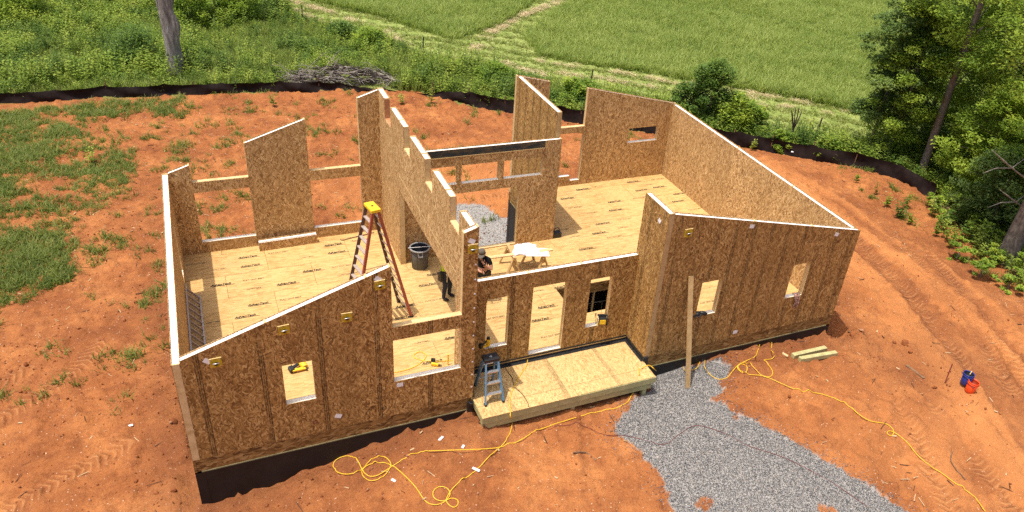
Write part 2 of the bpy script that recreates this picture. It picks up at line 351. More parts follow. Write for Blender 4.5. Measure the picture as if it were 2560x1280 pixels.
def smooth_path(pts, n=8):
    P = [Vector(p) for p in pts]; out = []
    for i in range(len(P)-1):
        p0, p1, p2, p3 = P[max(i-1, 0)], P[i], P[i+1], P[min(i+2, len(P)-1)]
        for k in range(n):
            t = k/n; out.append(.5*((2*p1)+(p2-p0)*t+(2*p0-5*p1+4*p2-p3)*t*t+(3*p1-p0-3*p2+p3)*t**3))
    return out+[P[-1]]
def scatter(name, pts, rot, scl, idx, sources, label, cat=None):
    me = bpy.data.meshes.new(name); me.from_pydata([tuple(p) for p in pts], [], [])
    n = len(pts)
    a = me.attributes.new('rot', 'FLOAT_VECTOR', 'POINT'); a.data.foreach_set('vector', np.asarray(rot, np.float32).ravel())
    a = me.attributes.new('scl', 'FLOAT', 'POINT'); a.data.foreach_set('value', np.asarray(scl, np.float32))
    a = me.attributes.new('idx', 'INT', 'POINT'); a.data.foreach_set('value', np.asarray(idx, np.int32))
    o = place(name, me); o['kind'] = 'stuff'; o['label'] = label
    if cat: o['category'] = cat
    col = bpy.data.collections.new(name+'_kinds')
    for i, m in enumerate(sources):
        so = bpy.data.objects.new('%s_%02d' % (name, i), m); col.objects.link(so)
    ng = bpy.data.node_groups.new(name+'_scatter', 'GeometryNodeTree')
    ng.interface.new_socket('Geometry', in_out='INPUT', socket_type='NodeSocketGeometry'); ng.interface.new_socket('Geometry', in_out='OUTPUT', socket_type='NodeSocketGeometry')
    N = ng.nodes; gi = N.new('NodeGroupInput'); go = N.new('NodeGroupOutput'); ip = N.new('GeometryNodeInstanceOnPoints'); ci = N.new('GeometryNodeCollectionInfo')
    ci.inputs['Collection'].default_value = col; ci.inputs['Separate Children'].default_value = True; ci.inputs['Reset Children'].default_value = True
    def na(nm, dt): nd = N.new('GeometryNodeInputNamedAttribute'); nd.data_type = dt; nd.inputs['Name'].default_value = nm; return nd.outputs['Attribute']
    e2r = N.new('FunctionNodeEulerToRotation'); L = ng.links.new
    L(gi.outputs[0], ip.inputs['Points']); L(ci.outputs[0], ip.inputs['Instance']); ip.inputs['Pick Instance'].default_value = True
    L(na('idx', 'INT'), ip.inputs['Instance Index']); L(na('rot', 'FLOAT_VECTOR'), e2r.inputs[0]); L(e2r.outputs[0], ip.inputs['Rotation']); L(na('scl', 'FLOAT'), ip.inputs['Scale'])
    L(ip.outputs[0], go.inputs[0])
    md = o.modifiers.new('scatter', 'NODES'); md.node_group = ng
    return o

# ================================================================== GROUND
def ground_mat():
    m = NT('red_clay_ground'); p = m.geo()
    n1 = m.noise(p, .55, 4, .6); n2 = m.noise(p, 3.2, 5, .65); n3 = m.noise(p, 17, 4, .65); n4 = m.noise(p, 60, 2, .6)
    base = m.ramp(n1, [(.30, (.225, .077, .026)), (.5, (.335, .122, .040)), (.68, (.455, .182, .060))])
    c = m.mix(m.math('MULTIPLY', m.math('SUBTRACT', n2, .40), 1.9), base, (.15, .047, .019))
    c = m.mix(m.math('MULTIPLY', m.math('GREATER_THAN', n3, .61), .30), c, (.45, .22, .095))
    c = m.mix(m.math('MULTIPLY', m.math('LESS_THAN', n3, .39), .40), c, (.115, .036, .016))
    st = m.voro(p, 9., 'F1', 'Distance', '3D'); c = m.mix(m.math('MULTIPLY', m.math('LESS_THAN', st, .13), m.math('GREATER_THAN', n2, .5)), c, (.55, .38, .25))
    c = m.mix(m.math('MULTIPLY', m.attr('lane'), .55), c, (.52, .215, .072))
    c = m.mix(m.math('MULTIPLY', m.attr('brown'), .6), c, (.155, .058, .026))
    c = m.mix(m.math('MULTIPLY', m.attr('tan'), .5), c, (.47, .29, .11))
    gr = m.ramp(m.noise(p, 40, 3, .7), [(.3, (.16, .15, .14)), (.52, (.30, .285, .265)), (.72, (.48, .455, .42))])
    c = m.mix(m.attr('gravel'), c, gr)
    gn = m.ramp(m.noise(p, 2.0, 4, .6), [(.3, (.11, .15, .032)), (.7, (.20, .24, .062))])
    c = m.mix(m.attr('green'), c, gn)
    mw = m.ramp(m.math('ADD', m.math('MULTIPLY', m.noise(p, 1.3, 4, .6), .7), m.math('MULTIPLY', m.noise(p, 9, 2, .6), .3)), [(.33, (.13, .18, .035)), (.5, (.23, .285, .075)), (.7, (.38, .39, .15))])
    c = m.mix(m.attr('mown'), c, mw)
    lf = m.ramp(m.noise(p, 12, 4, .7), [(.3, (.07, .05, .030)), (.7, (.24, .16, .095))])
    c = m.mix(m.attr('litter'), c, lf)
    vc = m.voro(p, 7., 'F1', 'Distance', '3D'); vd = m.voro(p, 15., 'F1', 'Distance', '3D')
    h = m.math('ADD', m.math('ADD', m.math('MULTIPLY', n3, .5), m.math('MULTIPLY', n4, .2)), m.math('ADD', m.math('MULTIPLY', vc, -.45), m.math('MULTIPLY', vd, -.3)))
    tk = m.math('MULTIPLY', m.attr('trk'), m.math('SINE', m.math('ADD', m.math('MULTIPLY', m.attr('trs'), 34.), m.math('MULTIPLY', n2, 2.5))))
    c = m.mix(m.math('MULTIPLY', m.math('MAXIMUM', tk, 0.), .20), c, (.62, .33, .14)); c = m.mix(m.math('MULTIPLY', m.math('MAXIMUM', m.math('MULTIPLY', tk, -1.), 0.), .25), c, (.22, .075, .03))
    h = m.math('ADD', h, m.math('MULTIPLY', tk, .5)); m.bump(h, .6, .07)
    return m.fin(c, .95, .12)
def axis_grid(lo, hi, step, far_lo, far_hi):
    mid = list(np.arange(lo, hi+step/2, step)); out = []; s = step; v = lo
    while v > far_lo: s *= 1.25; v -= s; out.append(max(v, far_lo))
    pre = out[::-1]; out = []; s = step; v = mid[-1]
    while v < far_hi: s *= 1.25; v += s; out.append(min(v, far_hi))
    return np.array(pre+mid+out)
GX = axis_grid(-9, 33, .085, -400, 500); GY = axis_grid(-8.5, 27, .085, -400, 700)
def build_ground():
    X, Y = np.meshgrid(GX, GY); nx, ny = len(GX), len(GY); Z = ground_z(X, Y)
    co = np.stack([X, Y, Z], -1).reshape(-1, 3).astype(np.float32)
    i = np.arange(ny-1)[:, None]*nx + np.arange(nx-1)[None, :]
    F = np.stack([i, i+1, i+nx+1, i+nx], -1).reshape(-1, 4).astype(np.int32)
    me = bpy.data.meshes.new('ground'); me.vertices.add(len(co)); me.vertices.foreach_set('co', co.ravel())
    me.loops.add(F.size); me.loops.foreach_set('vertex_index', F.ravel())
    me.polygons.add(len(F)); me.polygons.foreach_set('loop_start', np.arange(0, F.size, 4, dtype=np.int32)); me.polygons.foreach_set('use_smooth', np.ones(len(F), bool))
    me.update(); me.validate()
    def at(name, v): a = me.attributes.new(name, 'FLOAT', 'POINT'); a.data.foreach_set('value', np.clip(v, 0, 1).astype(np.float32).ravel())
    wx = X+(fbm(X, Y, .8, 3, 51)-.5)*1.2; wy = Y+(fbm(X, Y, .8, 3, 57)-.5)*1.2
    wx2 = X+(fbm(X, Y, 2.2, 3, 61)-.5)*.30; wy2 = Y+(fbm(X, Y, 2.2, 3, 67)-.5)*.30
    dirt = in_poly(wx, wy, DIRT); mown = in_poly(wx, wy, MOWN); lit = (X > 24) & (Y < 14)
    gr = in_poly(wx2, wy2, GRAVEL_F) | in_poly(wx2, wy2, GRAVEL_B)
    bare = fbm(X, Y, .9, 3, 71) > .75
    at('gravel', (gr & ~(bare & in_poly(X, Y, GRAVEL_F)))*1.); at('green', (~dirt)*(~lit)*.95); at('mown', mown*1.); at('litter', (~dirt & lit)*.9)
    sd, sa = poly_sd(X, Y, LANE); band = np.exp(-(np.abs(sd)/3.4)**4); stk = np.clip((fbm(sd*1.1, sa*.10, 1., 3, 47)-.42)*4.5, 0, 1)
    at('lane', band*stk + np.exp(-(((X-10.5)/4.5)**2+((Y-14.8)/3.8)**2)**2)*.9 + np.exp(-(((X-18)/4)**2+((Y+5.5)/3)**2))*.8*np.clip(fbm(X, Y, .7, 3, 33)*2.6-.7, 0, 1))
    trk = np.zeros_like(X); trs = np.zeros_like(X)
    for tp in TRACKS:
        for o_ in (0,):
            d_, s_ = poly_sd(X, Y, tp); mk = np.exp(-(np.abs(d_)/.27)**4); trs = np.where(mk > trk, s_+np.abs(d_)*.6, trs); trk = np.maximum(trk, mk)
    at('trk', trk*(~gr)*np.clip(fbm(X, Y, .8, 2, 141)*2.8-.5, 0, 1)); a = me.attributes.new('trs', 'FLOAT', 'POINT'); a.data.foreach_set('value', trs.astype(np.float32).ravel())
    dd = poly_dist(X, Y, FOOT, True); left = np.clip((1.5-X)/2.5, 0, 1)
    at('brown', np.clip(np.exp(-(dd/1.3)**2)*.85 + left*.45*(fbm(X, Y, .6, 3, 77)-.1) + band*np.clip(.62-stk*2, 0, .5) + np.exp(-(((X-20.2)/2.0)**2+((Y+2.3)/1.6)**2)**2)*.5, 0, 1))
    at('tan', np.exp(-(((X-5)/1.2)**2+((Y-10.2)/.9)**2))*.9)
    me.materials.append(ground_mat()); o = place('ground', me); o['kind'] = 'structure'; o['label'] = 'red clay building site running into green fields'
    return o
build_ground()
def pond():
    c = np.array(GB(280, 12)); mb = MB(); N = 40; z = float(zbase(*c))+.25
    pts = [(c[0]+math.cos(2*math.pi*k/N)*4.6*(1+.12*math.sin(3*k)), c[1]+5.2+math.sin(2*math.pi*k/N)*5.2*(1+.1*math.cos(2*k)), z) for k in range(N)]
    mb.quad(*pts); m = NT('pond_water'); m.bump(m.noise(m.geo(), 4, 2), .05, .02); m.fin((.09, .075, .045), .08, .5)
    o = obj('pond', mb, m.m); o['kind'] = 'structure'; o['label'] = 'brown pond water at the edge of the weeds'
pond()

# ================================================================== HOUSE
house = thing('panel_house', 'half-built house of tan strand-board panels on a black foundation', 'house', (0, 0, 0))
def grid_sheet(mb, us, vs_, solid, top, w0, w1, put, mi=0):
    """slab with openings: us = breaks along the wall, vs_ = breaks upwards (last row follows top(u)), put(u, w, v) -> xyz"""
    nu, nv = len(us)-1, len(vs_)
    rows = lambda j, u: vs_[j] if j < nv else top(u)
    def S(i, j): return 0 <= i < nu and 0 <= j < nv and solid(.5*(us[i]+us[i+1]), j)
    for i in range(nu):
        u0, u1 = us[i], us[i+1]
        for j in range(nv):
            if not S(i, j): continue
            a0, a1, b0, b1 = rows(j, u0), rows(j, u1), rows(j+1, u0), rows(j+1, u1)
            mb.quad(put(u0, w0, a0), put(u1, w0, a1), put(u1, w0, b1), put(u0, w0, b0), mi=mi)
            mb.quad(put(u0, w1, a0), put(u0, w1, b0), put(u1, w1, b1), put(u1, w1, a1), mi=mi)
            if not S(i, j-1): mb.quad(put(u0, w0, a0), put(u0, w1, a0), put(u1, w1, a1), put(u1, w0, a1), mi=mi)
            if not S(i, j+1): mb.quad(put(u0, w0, b0), put(u1, w0, b1), put(u1, w1, b1), put(u0, w1, b0), mi=mi)
            if not S(i-1, j): mb.quad(put(u0, w0, a0), put(u0, w0, b0), put(u0, w1, b0), put(u0, w1, a0), mi=mi)
            if not S(i+1, j): mb.quad(put(u1, w0, a1), put(u1, w1, a1), put(u1, w1, b1), put(u1, w0, b1), mi=mi)
SK = .013; REC = .034
def wall(label, axis, pos, u0, u1, top, openings=(), out_low=True, mout='osb_out', min_='osb_in', studs=(), ends=(True, True), liners=True, lum='lumber', toprec=True, capplate=False, seams=()):
    """panel wall: two strand-board skins on a white foam core. axis 'x': runs along x at y=pos..pos+T; 'y': runs along y at x=pos..pos+T.
    openings: (ua, ub, za, zb) with zb None = open to the sky"""
    part = bpy.data.objects.new('wall', None); COL.objects.link(part); part.parent = house; part['label'] = label; part.empty_display_size = .2
    put = (lambda u, w, v: (u, pos+w, v)) if axis == 'x' else (lambda u, w, v: (pos+w, u, v))
    us = sorted(set([u0, u1]+[o[k] for o in openings for k in (0, 1)]+list(studs if False else [])))
    vs_ = sorted(set([0.]+[o[2] for o in openings if o[2] > 0]+[o[3] for o in openings if o[3] is not None]))
    def solid(u, j):
        for a, b, za, zb in openings:
            if a < u < b and vs_[j] >= za-1e-6 and (zb is None or (j+1 < len(vs_) and vs_[j+1] <= zb+1e-6)): return False
        return True
    for w0, w1, mt, nm in ((0, SK, mout if out_low else min_, 'board_sheet'), (T-SK, T, min_ if out_low else mout, 'board_sheet')):
        mb = MB(); grid_sheet(mb, us, vs_, solid, top, w0, w1, put); obj(nm, mb, mt, part)
    mb = MB(); rt = (lambda u: top(u)-REC) if toprec else (lambda u: top(u)-.002)
    e0, e1 = (u0+.006, u1-.006)
    us2 = [e0]+[u for u in us if e0 < u < e1]+[e1]
    grid_sheet(mb, us2, vs_, solid, rt, SK+.0005, T-SK-.0005, put); obj('foam_core', mb, 'foam', part)
    a0, a1 = SK+.001, T-SK-.001
    def lumber(ua, ub, va, vb, name='plate', mt=None):
        mb = MB(); 
        for p in (): pass
        c = [put(ua, a0, va), put(ub, a1, vb)]
        mb.box(min(c[0][0], c[1][0]), max(c[0][0], c[1][0]), min(c[0][1], c[1][1]), max(c[0][1], c[1][1]), va, vb); return obj(name, mb, mt or lum, part)
    for a, b, za, zb in openings:
        if not liners: break
        zt = zb if zb is not None else None
        if za > .02: lumber(a+.001, b-.001, za-.035, za+.003, 'sill', 'sill_pale' if zb is not None else None)
        if zb is not None: lumber(a+.001, b-.001, zb-.003, zb+.035, 'header')
        for uu, s in ((a, 1), (b, -1)):
            if u0+.01 < uu < u1-.01:
                t_ = (zb if zb is not None else top(uu)-.004)
                lo, hi = (uu-.035, uu+.003) if s == 1 else (uu-.003, uu+.035)
                lumber(lo, hi, za+.004, t_-.004, 'jamb_stud')
    if ends[0]: lumber(u0-.003, u0+.035, .004, top(u0)-.005, 'end_stud')
    if ends[1]: lumber(u1-.035, u1+.003, .004, top(u1)-.005, 'end_stud')
    for u in studs: lumber(u-.022, u+.022, top(u)-.3, top(u)-.008, 'spline')
    return part
W = {}
W['A'] = wall('front left wall with sloping top and yellow lifting plates', 'x', 0, T+.002, A, slopeL,
     [(2.065, 2.705, 1.03, 2.14), (4.473, 6.095, 1.03, 2.25), (4.473, 6.095, 2.616, None)], studs=(1.85, 3.95), ends=(False, True))
W['L'] = wall('long low left side wall', 'y', 0, 0, D, lambda u: HL, [(6.63, 7.30, .42, 2.15)], studs=(), ends=(True, True), lum='lumber')
for yy in (1.35, 3.1, 5.0, 6.4, 8.3): obj('panel_joint', MB().box(SK+.002, T-SK-.002, yy-.008, yy+.008, HL-REC-.05, HL-REC+.003), 'lumber_dull', W['L'])
W['BL'] = wall('back wall of the left wing with tall gaps', 'x', D-T, T+.002, A-T-.002, slopeL,
     [(.75, 2.30, .37, 2.06), (.75, 2.30, 2.40, None), (4.06, 5.63, .37, 2.06), (4.06, 5.63, 2.40, None)], out_low=False, mout='osb_out', min_='osb_in', ends=(False, False))
# toothed spine wall
teeth = [(.90, 1.60), (3.07, 3.72), (5.23, 5.86), (7.35, 8.08)]
W['S'] = wall('tall middle wall with beam notches along its top', 'y', A-T, T+.002, D, lambda u: HA-.05,
     [(1.05, 6.50, 0., 2.62)]+[(a, b, 4.22, None) for a, b in teeth], min_='osb_in', mout='osb_in', studs=(2.0, 4.1, 6.4), ends=(False, True))
W['E'] = wall('low porch wall with a doorway between two narrow windows', 'x', E, A+.002, B-.002, lambda u: HE,
     [(7.085, 7.71, .57, 2.145), (8.345, 9.32, .07, 2.27), (10.0, 10.665, .60, 2.19)], studs=(8.2, 9.7), ends=(False, False))
W['R'] = wall('side wall between the porch and the right wing', 'y', B, 0, 4.3, lambda u: HFL, [(E+T, 4.3, 0, None)], mout='osb_out2', studs=(), ends=(True, False), lum='lumber_dull') if False else None
W['RP'] = wall('short wall returning from the porch to the right wing', 'y', B, 0, E+T, lambda u: HFL, (), mout='osb_out2', ends=(True, False), lum='lumber_dull')
W['F'] = wall('front right wall with two small windows', 'x', 0, B+T+.002, C, slopeR, [(12.845, 13.51, 1.075, 2.205), (15.945, 16.59, 1.055, 2.205)], mout='osb_out2', studs=(14.2, 16.3), ends=(False, False))
W['RS'] = wall('long right side wall', 'y', C-T, T+.002, D2-T-.002, lambda u: HFR, (), out_low=False, mout='osb_out', min_='osb_in', ends=(False, False), studs=(3.0, 6.0))
W['BR'] = wall('back wall of the right wing with a strip window', 'x', D2-T, B, C, slopeR,
     [(16.16, 17.48, 1.55, 2.15), (12.66, 14.22, 2.42, None), (12.66, 14.22, .20, 2.18)], out_low=False, ends=(True, True))
W['RR'] = wall('tall side wall beside the rear door', 'y', B, DM+T+.002, D2-T-.002, lambda u: HFL, (), mout='osb_out2', ends=(True, False), lum='lumber_dull')
W['M'] = wall('rear door wall with a strip of transom openings', 'x', DM, A+.002, B+T, lambda u: HM-.15 if u < 10.97 else HM,
     [(7.0, 8.11, 2.50, 3.125), (8.24, 9.46, 2.50, 3.125), (9.62, 10.93, 2.50, 3.125), (7.6, 10.18, .0, 2.18)], ends=(False, True), out_low=False, lum='lumber_dull', min_='osb_in') if False else None
def rear_wall():
    w = wall('rear door wall with a strip of transom openings', 'x', DM, A+.002, B+T, lambda u: HM,
     [(7.0, 8.11, 2.50, 3.125), (8.24, 9.46, 2.50, 3.125), (9.62, 10.93, 2.50, 3.125), (7.6, 10.18, .0, 2.18)], ends=(False, True), out_low=False, lum='lumber')
    mb = MB().box(A+.01, 10.97, DM-.006, DM, HM-.235, HM-.012); obj('blue_black_band', mb, 'band', w)
    mb = MB().box(A+.01, 10.97, DM-.022, DM-.001, HM-.262, HM-.238); obj('ledger_strip', mb, 'lumber_dull', w)
    return w
m = NT('blue_black_stained_board'); o_ = m.objc(); m.fin(m.ramp(m.noise(m.mapping(o_, sc=(2.2, 2, 7)), 2., 4, .6), [(.42, (.018, .032, .042)), (.62, (.10, .075, .045))]), .6, .3); MT['band'] = m.m
W['M'] = rear_wall()
# seam strip on the spine, last notch face tinted red for light shining through
obj('seam_strip', MB().box(A-T-.004, A-T-.0005, 1.05, 6.5, 3.09, 3.105), 'lumber', W['S'])
obj('lit_notch_face', MB().box(A-T-.002, A+.002, 8.082, 8.90, HA-.75, HA-.052).box(A-T+.014, A-.014, 7.36, 8.078, 4.21, 4.228), 'lumber_red_lit', W['S']) if False else None
obj('lit_notch_face', MB().box(A-T+.0135, A-.0135, 8.072, 8.0765, 4.235, HA-.09), 'lumber_red_lit', W['S'])
for a, b in teeth:      # lumber lining of the notches, the last tinted with the same red light
    obj('notch_liner', MB().box(A-T+.014, A-.014, a+.004, b-.004, 4.222, 4.232), 'lumber' if a < 7 else 'lumber_red_lit', W['S'])
# low panel stub behind the right wing opening
obj('board_block', MB().box(12.70, 13.80, D2-T-.004, D2-.01, .206, .40), 'osb_in', W['BR']); obj('foam_block', MB().box(12.72, 13.78, D2-T+.012, D2-.03, .4005, .412), 'foam', W['BR'])
MT['sill'] = wood('dull_green_sill', (.16, .15, .075), (.27, .25, .13))
# rim board, sill plate, foundation
def ring(name, off, z0, z1, mat, thick=.04, poly=FOOT):
    part = bpy.data.objects.new(name, None); COL.objects.link(part); part.parent = house
    n = len(poly)
    for i in range(n):
        (x0, y0), (x1, y1) = poly[i], poly[(i+1) % n]; dx, dy = x1-x0, y1-y0; L = math.hypot(dx, dy); nx_, ny_ = dy/L, -dx/L
        mb = MB(); h = thick
        e = off
        p0 = (x0-dx/L*0, y0-dy/L*0); p1 = (x1, y1)
        q = [(p0[0]+nx_*e, p0[1]+ny_*e), (p1[0]+nx_*e, p1[1]+ny_*e), (p1[0]+nx_*(e-h), p1[1]+ny_*(e-h)), (p0[0]+nx_*(e-h), p0[1]+ny_*(e-h))]
        b = len(mb.v); mb.v += [(*c, z0) for c in q]+[(*c, z1) for c in q]
        for f in ((3, 2, 1, 0), (4, 5, 6, 7), (0, 1, 5, 4), (1, 2, 6, 5), (2, 3, 7, 6), (3, 0, 4, 7)): mb.f.append(f); mb.m.append(0)
        obj(name+'_length', mb, mat, part)
    return part
ring('rim_board', -.012, -RIM, -.016, 'osb_rim', .04)
ring('sill_plate', .0, -RIM-.03, -RIM-.001, 'sill', .14)
ring('foundation_wall', -.004, -3.0, -RIM-.031, 'black_wall', .2)
obj('basement_slab', MB().box(.3, C-.3, .3, 6.6, -2.80, -2.72), 'slab', house)
# ------------------------------------------------------------------ floor sheets
floor = bpy.data.objects.new('floor', None); COL.objects.link(floor); floor.parent = house; floor['label'] = 'tan printed subfloor sheets'
HOLE = (10.42, 12.6, 2.40, 3.80)
def clip_rects(r, holes):
    out = [r]
    for h in holes:
        nx_ = []
        for (a, b, c, d) in out:
            if h[0] >= b or h[1] <= a or h[2] >= d or h[3] <= c: nx_.append((a, b, c, d)); continue
            if a < h[0]: nx_.append((a, h[0], c, d))
            if h[1] < b: nx_.append((h[1], b, c, d))
            m0, m1 = max(a, h[0]), min(b, h[1])
            if c < h[2]: nx_.append((m0, m1, c, h[2]))
            if h[3] < d: nx_.append((m0, m1, h[3], d))
        out = nx_
    return out
k = 0; y = .01
while y < D2-.05:
    x = .01 - (1.22 if k % 2 else 0)
    while x < C-.02:
        r = (max(x, .01), min(x+2.44, C-.01), y, min(y+1.22, D2-.01))
        for (a, b, c, d) in clip_rects(r, [HOLE, (A-.02, B+.02, -1, E-.02), (A-.02, B+.02, DM+T-.01, 20), (-1, A-.02, D-.01, 20)]):
            if b-a < .05 or d-c < .05: continue
            obj('floor_sheet', MB().box(a+.004, b-.004, c+.004, d-.004, -.024, -.0005-.0015*((k*7+int(x*3)) % 3)), 'floor', floor)
        x += 2.44
    y += 1.22; k += 1
# stairwell framing
sw = bpy.data.objects.new('stair_opening', None); COL.objects.link(sw); sw.parent = house; sw['label'] = 'framed stair hole through the floor'
x0, x1, y0, y1 = HOLE
for bx_ in ((x0-.04, x1+.04, y1+.001, y1+.04), (x0-.04, x1+.04, y0-.04, y0-.001), (x0-.04, x0-.001, y0, y1), (x1+.001, x1+.04, y0, y1)): obj('trimmer', MB().box(*bx_, -.33, -.026), 'osb_rim', sw)
obj('plate', MB().box(x0-.03, x1+.03, y1+.005, y1+.09, -.375, -.335), 'lumber_dull', sw)
for i in range(4): obj('stud', MB().box(x0+.25+i*.55, x0+.29+i*.55, y1+.0, y1+.09, -2.70, -.378), 'lumber_dull', sw)
obj('stringer', MB().bar((x0+.1, 3.1, -2.6), (x1, 3.1, -.4), .04, .25), 'lumber_dull', sw)
# printing on the floor
def text_mesh(s, size, shear=0., bold=0., mat='ink', underline=False, bracket=False, w=None):
    cu = bpy.data.curves.new('lettering', 'FONT'); cu.body = s; cu.size = size; cu.shear = shear; cu.offset = bold
    ob = bpy.data.objects.new('lettering', cu); COL.objects.link(ob); dg = bpy.context.evaluated_depsgraph_get(); dg.update()
    me = bpy.data.meshes.new_from_object(ob.evaluated_get(dg)); bpy.data.objects.remove(ob)
    bm = bmesh.new(); bm.from_mesh(me); xs = [v.co.x for v in bm.verts]
    k = (w/(max(xs)-min(xs))) if w else 1
    for v in bm.verts: v.co.x = (v.co.x-min(xs))*k
    wd_ = (max(xs)-min(xs))*k
    if underline: vs2 = [bm.verts.new(c) for c in ((.02, -.035, 0), (wd_*1.15, -.035, 0), (wd_*1.17, -.018, 0), (.02, -.012, 0))]; bm.faces.new(vs2)
    if bracket:
        for xx in (-.03, wd_+.02): bm.faces.new([bm.verts.new(c) for c in ((xx, -.02, 0), (xx+.008, -.02, 0), (xx+.008, size*.85, 0), (xx, size*.85, 0))])
    bm.to_mesh(me); bm.free(); me.materials.clear(); me.materials.append(MT[mat]); return me
TXT = {'A': text_mesh('AdvanTech', .13, .35, .004, 'ink', True, w=.56), 'F': text_mesh('FLAT OUT BEST', .095, .15, .0015, 'ink_soft', w=.60), 'L': text_mesh('LIFETIME', .085, 0, .001, 'ink_soft', bracket=True, w=.36)}
PRINT = {'A': [(595, 647), (601, 669), (756, 681), (819, 635), (810, 616), (526, 717), (691, 714), (619, 766), (586, 797), (1066, 690), (1046, 717), (989, 770), (1440, 476), (1401, 499), (1446, 626), (1480, 586), (1567, 457), (1588, 478), (1520, 507), (1522, 528), (1490, 562), (1683, 487), (1680, 506), (1385, 722), (1344, 772), (1329, 805), (1111, 849), (1055, 912), (1290, 632), (1632, 470), (985, 800)],
         'F': [(670, 636), (464, 665), (607, 704), (700, 752), (830, 670), (1064, 755), (880, 604), (1422, 522), (1385, 578), (1545, 551), (1630, 450), (1518, 596), (1583, 497), (1214, 800), (1354, 846), (1722, 526), (1752, 760), (560, 850)],
         'L': [(752, 646), (530, 677), (620, 725), (847, 690), (515, 810), (981, 730), (1485, 468), (1470, 534), (1426, 594), (1247, 624), (1548, 571), (1612, 464), (1040, 860), (1332, 731)]}
for k_, L_ in PRINT.items():
    for p in L_:
        q = ray(*p, 'z', 0); o = place('floor_lettering', TXT[k_], floor, (q[0], q[1], .002))
# ------------------------------------------------------------------ porch deck
porch = bpy.data.objects.new('porch_deck', None); COL.objects.link(porch); porch.parent = house; porch['label'] = 'low porch deck of pale sheets on treated beams'
PX0, PX1, PY0, PY1 = A+.004, B-.004, -.72, E-.004
ys = -.30
for (a, b, c, d) in ((PX0, 8.86, ys, PY1), (8.86, PX1, ys+.0, PY1), (PX0, 9.05, PY0, ys), (9.05, PX1, PY0+.02, ys)):
    obj('deck_sheet', MB().box(a+.004, b-.004, c+.004, d-.004, DECK-.02, DECK-.002*(a > 8)), 'deck', porch)
obj('rim_beam', MB().box(PX0, PX1+.02, PY0+.01, PY0+.05, DECK-.20, DECK-.022), 'treated', porch)
obj('rim_beam', MB().box(PX0-.0, PX0+.04, PY0+.052, E-.01, DECK-.20, DECK-.023), 'treated', porch)
obj('rim_beam', MB().box(PX1-.04, PX1, PY0+.052, -.01, DECK-.20, DECK-.023), 'treated', porch)
obj('girder', MB().box(PX0, PX1-.06, PY0+.06, PY0+.15, DECK-.42, DECK-.202), 'treated', porch)
for i in range(7): obj('joist', MB().box(PX0+.5+i*.62, PX0+.54+i*.62, PY0+.055, E-.02, DECK-.20, DECK-.025), 'treated', porch)
for xx in (PX0+.1, (PX0+PX1)/2, PX1-.3): obj('post', MB().box(xx, xx+.12, PY0+.08, PY0+.2, -1.3, DECK-.43), 'treated', porch)
mb = MB().box(A+.004, B-.004, E-.012, E-.002, DECK+.002, DECK+.15).box(B-.012, B-.002, -.02, E-.013, DECK+.002, DECK+.13).box(A+.004, B-.014, E-.11, E-.013, DECK+.001, DECK+.006).box(B-.09, B-.0125, -.02, E-.112, DECK+.001, DECK+.005)
obj('flashing', mb, 'flash', porch)
mb = MB().box(B-.03, B+.12, -.05, -.004, -.62, .03).box(A-.16, A+.003, -.05, -.008, -.75, -.11); mb.lathe([(.05, 0), (.05, .07), (.03, .075), (.03, .0)], (A-.08, -.1, -.14), 14); obj('flashing', mb, 'flash', porch)

# ================================================================== THINGS ON AND ROUND THE HOUSE
MT['alu'] = plain('dull_aluminium', (.62, .62, .61), .38, .5, .85, var=.1)
MT['alu_worn'] = plain('brownish_ladder_aluminium', (.36, .30, .26), .6, .4, 0, var=.15)  # even brownish, non-metallic tone for ladder steps and rungs
MT['fg_red'] = plain('red_brown_fibreglass', (.34, .085, .055), .5, .4, var=.1)
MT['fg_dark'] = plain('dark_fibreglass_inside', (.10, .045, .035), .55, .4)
MT['fg_blue'] = plain('blue_fibreglass', (.13, .25, .36), .5, .4, var=.1)
MT['yellow'] = plain('yellow_plastic', (.85, .55, .02), .45, .5, var=.06)
MT['plate_y'] = plain('yellow_painted_plate', (.50, .34, .015), .5, .4, var=.3, scale=14)
MT['plate_edge'] = plain('pale_plate_edge', (.70, .52, .22), .7, .3)
MT['black'] = plain('black_plastic', (.014, .014, .015), .45, .45, var=.2)
MT['steel'] = plain('zinc_steel', (.58, .57, .54), .35, .5, .9)
MT['grey_can'] = plain('grey_plastic_bin', (.085, .080, .076), .5, .45, var=.1)
MT['grey_rim'] = plain('grey_bin_rim', (.26, .26, .26), .45, .45)
MT['can_in'] = plain('dark_bin_inside', (.018, .020, .026), .6, .3)
MT['paper'] = plain('white_paper', (.80, .80, .80), .8, .2, var=.06, scale=20)
MT['cord_y'] = plain('yellow_cord', (.78, .47, .03), .5, .4, var=.06)
MT['cord_b'] = plain('brown_cord', (.07, .035, .022), .6, .3)
MT['cord_r'] = plain('dull_red_cord', (.16, .035, .030), .6, .3)
MT['bucket_o'] = plain('orange_plastic', (.75, .075, .012), .4, .5, var=.08)
MT['bucket_b'] = plain('blue_plastic', (.015, .035, .22), .4, .5, var=.1)
MT['dirt_stick'] = plain('dirty_stick', (.20, .12, .07), .9, .1, var=.4)
MT['orange'] = plain('orange_red_tool', (.50, .085, .02), .5, .4)
m = NT('mottled_pink_cloth'); m.fin(m.ramp(m.noise(m.objc(), 22, 3, .6), [(.38, (.06, .04, .035)), (.52, (.42, .24, .18)), (.7, (.62, .40, .31))]), .95, .1); MT['camo'] = m.m
m = NT('printed_plan_sheets'); m.fin(m.ramp(m.noise(m.objc(), 9, 3, .6), [(.33, (.45, .45, .47)), (.42, (.86, .86, .87))]), .7, .3); MT['plans'] = m.m

